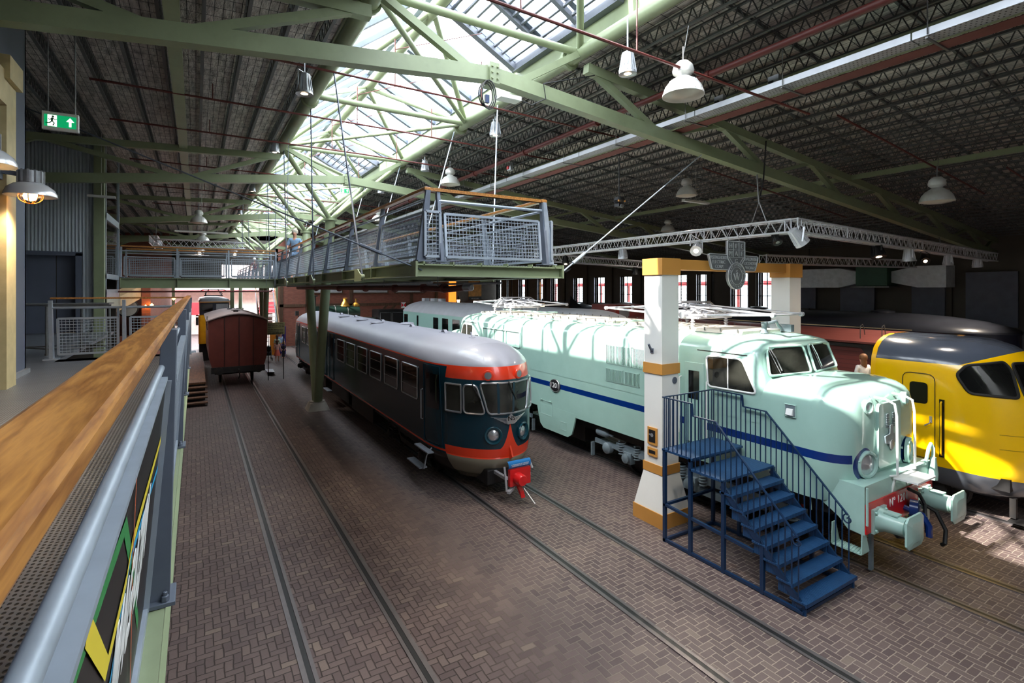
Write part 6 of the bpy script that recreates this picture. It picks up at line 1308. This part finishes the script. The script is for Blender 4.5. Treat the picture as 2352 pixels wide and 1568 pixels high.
def person(label,loc,rz,h,shirt,legs,hair,skirt=False,pose=0,longhair=False):
    t=thing('person',label,'person',loc,rz); k=h/1.75
    arms=[(.24,.0,1.12),(.27,-.1,.9)] if pose==0 else [(.25,-.06,1.15),(.2,-.32,1.12)]
    V=[(0,0,.95),(0,0,1.1),(0,0,1.3),(0,0,1.43),(0,-.01,1.52),(0,-.02,1.60),(0,-.02,1.7),(.17,0,1.4),arms[0],arms[1],(-.17,0,1.4),(-arms[0][0],)+arms[0][1:],(-arms[1][0],)+arms[1][1:],(.09,0,.9),(.1,-.02,.5),(.1,.02,.08),(.1,-.12,.04),(-.09,0,.9),(-.1,-.02,.5),(-.1,.02,.08),(-.1,-.12,.04),(arms[1][0],arms[1][1]-.05,arms[1][2]-.1),(-arms[1][0],arms[1][1]-.05,arms[1][2]-.1)]
    E_=[(0,1),(1,2),(2,3),(3,4),(4,5),(5,6),(2,7),(7,8),(8,9),(9,21),(2,10),(10,11),(11,12),(12,22),(0,13),(13,14),(14,15),(15,16),(0,17),(17,18),(18,19),(19,20)]
    R=[(.15,.11),(.13,.1),(.16,.1),.06,.05,(.085,.1),(.075,.09),.06,.045,.035,.06,.045,.035,.09,.055,.04,.03,.09,.055,.04,.03,.03,.03]
    S=lambda p:tuple(c*k for c in p)
    sc=lambda r:tuple(c*k for c in r) if isinstance(r,tuple) else r*k
    skinned('body',[S(v) for v in V],E_,[sc(r) for r in R],M['skin'],t)
    cs=mat('cloth_shirt',shirt,.8,0,.15,12); cl=mat('cloth_legs',legs,.8,0,.1,8); ch=mat('hair',hair,.6,0,.2,20)
    skinned('shirt',[S(V[i]) for i in (1,2,7,8,10,11)]+[S((0,0,.93))],[(0,1),(1,2),(2,3),(1,4),(4,5),(0,6)],[sc(r) for r in ((.15,.12),(.18,.125),.075,.06,.075,.06,(.165,.125))],cs,t)
    if skirt: obj('skirt',MB().lathe([(.15*k,1.0*k),(.2*k,.8*k),(.27*k,.5*k)],14,(0,0,0)),cl,t)
    else: skinned('trousers',[S(p) for p in ((0,0,.97),(.09,0,.88),(.1,-.02,.5),(.1,.02,.14),(-.09,0,.88),(-.1,-.02,.5),(-.1,.02,.14))],[(0,1),(1,2),(2,3),(0,4),(4,5),(5,6)],[sc(r) for r in ((.155,.12),.1,.072,.055,.1,.072,.055)],cl,t)
    hm=MB().lathe([(.0,.125),(.06,.11),(.1,.06),(.108,0),(.1,-.05)],14,(0,.015*k,1.68*k)); 
    if longhair: hm.loft([[(.09*math.cos(a)*k,(.03+.08*math.sin(a))*k,z*k) for a in [q*PI/6 for q in range(7)]] for z in (1.72,1.6,1.42)],close=False,caps=False)
    for i,(x,y,z) in enumerate(hm.v): 
        pass
    obj('hair',hm,ch,t,fix=False); f=MB()
    for x in (-.033,.033): f.lathe([(.0,-.009),(.009,0),(.0,.009)],6,(x*k,-.108*k,1.645*k))
    obj('eyes',f,M['black'],t); obj('nose_and_mouth',MB().prism([(-.115*k,1.6*k),(-.14*k,1.605*k),(-.11*k,1.65*k)],'x',-.012*k,.012*k),M['skin'],t); return t
person('person in a patterned blue shirt and pale trousers leaning on the long footbridge railing',(3.0,19.7,DZ),-.35,1.72,(120,150,180),(120,145,175),(190,180,165),pose=1)
person('person in dark red top and grey hair on the far part of the footbridge',(3.3,38.0,DZ),.2,1.65,(110,50,60),(60,55,60),(200,195,190))
person('person in a pale blouse and bright blue trousers beside the railcar end',(5.35,41.5,0),.3,1.68,(150,170,205),(30,50,170),(190,160,120))
person('child in a dark shirt walking beside the railcar end',(5.3,39.8,0),.2,1.1,(40,35,50),(50,45,60),(150,110,70))
person('girl in a pink top and coral skirt with long hair near the kiosk',(4.7,38.2,0),2.9,1.42,(215,160,150),(205,95,80),(90,50,35),skirt=True,longhair=True)
person('person in a pale green blouse behind the girl in coral',(4.95,40.2,0),2.6,1.62,(175,195,175),(110,80,70),(80,50,40),longhair=True)
person('person in a black top standing by the stroller',(3.95,40.6,0),.1,1.66,(28,28,34),(120,105,90),(110,70,50))
person('person with white shirt and black bag in the bright far opening',(2.45,49.5,2.2),.1,1.75,(235,235,235),(50,50,55),(90,80,70))
person('person with brown hair and white shirt behind the yellow cab',(16.75,7.6,1.28),2.7,1.68,(240,240,242),(60,60,80),(125,85,55),longhair=True)
struct('trim_6',MB().box(1.3,4.0,48.8,51,0,2.2),mat('landing_grey',(150,148,145),.8),'grey landing in the far opening')
stl=thing('stroller','dark baby stroller in front of the visitors by the wagon','stroller',(4.2,39.2,0)); m=MB()
for x in (-.25,.25): m.tube([(x,.4,1.0),(x,-.3,.2)],.015,5).tube([(x,-.3,.75),(x,.35,.2)],.015,5)
obj('stroller_frame',m,M['steel'],stl); obj('stroller_seat',MB().box(-.24,.24,-.25,.3,.35,.6).prism([(.1,.6),(.35,.6),(.3,1.0),(-.05,.95)],'x',-.24,.24),M['black'],stl,bev=.04); w=MB()
for x in (-.27,.27):
    for y in (-.32,.36): w.lathe([(.11,-.02),(.11,.02)],14,(x,y,.11),(1,0,0))
obj('wheels',w,M['rubber'],stl)
# ================================================================ camera, light
cam=bpy.data.cameras.new('camera'); co=bpy.data.objects.new('camera',cam); COL.objects.link(co); SC.camera=co
f=1188.0; th=math.atan(726/1188.0); cam.sensor_width=36; cam.sensor_fit='HORIZONTAL'; cam.lens=f/2352*36; cam.shift_y=-(784-664)/2352; cam.clip_start=.02; cam.clip_end=300
co.location=(0,0,4.9); co.rotation_euler=(PI/2,0,-th)
w=bpy.data.worlds.new('sky'); SC.world=w; w.use_nodes=True; nt=w.node_tree; bg=nt.nodes['Background']; bg.inputs[0].default_value=(.86,.93,1,1); bg.inputs[1].default_value=5.5
sun=bpy.data.lights.new('sun','SUN'); so=bpy.data.objects.new('sun',sun); COL.objects.link(so); sun.energy=8; sun.angle=math.radians(.8); sun.color=(1,.95,.86)
so.rotation_euler=Vector((1,-.03,-.93)).to_track_quat('-Z','Y').to_euler()
def area(nm,loc,rot,sx,sy,e,portal=False,c=(1,1,1)):
    a=bpy.data.lights.new(nm,'AREA'); a.shape='RECTANGLE'; a.size=sx; a.size_y=sy; a.energy=e; a.color=c; o=bpy.data.objects.new(nm,a); COL.objects.link(o); o.location=loc; o.rotation_euler=rot
    if portal: a.cycles.is_portal=True
    return o
area('skylight_portal',(4.23,21.5,11.4),(0,0,0),4.4,57,0,True)
area('far_opening_portal',(2.2,50.4,4.5),(PI/2,0,0),7.6,9,0,True)
def spot(nm,loc,d,e,ang,c=(1,.86,.68),r=.08):
    a=bpy.data.lights.new(nm,'SPOT'); a.energy=e; a.spot_size=math.radians(ang); a.spot_blend=.6; a.color=c; a.shadow_soft_size=r; o=bpy.data.objects.new(nm,a); COL.objects.link(o); o.location=loc; o.rotation_euler=Vector(d).to_track_quat('-Z','Y').to_euler()
spot('can_light',(1.55,9.2,8.1),(0,0,-1),260,70); spot('can_light',(1.95,16.4,8.8),(0,0,-1),260,70); spot('can_light',(5.85,6.05,8.2),(0,0,-1),300,70); spot('can_light',(6.3,11.1,8.6),(0,0,-1),250,70); spot('dome_light',(-1.7,8.35,5.9),(0,0,-1),60,150,(1,.75,.5)); spot('truss_light',(10.95,8.85,5.8),(-.7,-.4,-.5),300,50)
spot('truss_light',(15.6,6.6,5.6),(-.2,-.3,-1),200,60)
for x,y,dx,dy in ((17.4,6.7,.2,.5),(20.4,6.8,-.1,.3),(23,6.85,.1,.5),(18.6,6.75,0,.8),(17,17,.3,.3)): spot('truss_light',(x,y,5.55),(dx,dy,-1),240,95)
for x,y,z in ((12.55,10.5,7.6),(14.1,4.9,6.75),(17,15.2,7.25),(.1,24.6,7.5),(.3,30.4,7.2),(6.85,14.95,8.1)): spot('bell_light',(x,y,z),(0,0,-1),120,140,(1,.9,.78),.25)
vs=SC.view_settings; SC.display_settings.display_device='sRGB'; vs.view_transform='Standard'; vs.look='None'; vs.gamma=1; vs.use_curve_mapping=False; vs.exposure=1.38
SC.cycles.max_bounces=7; SC.cycles.diffuse_bounces=4; SC.cycles.transparent_max_bounces=12; SC.cycles.sample_clamp_indirect=6; SC.cycles.use_denoising=True
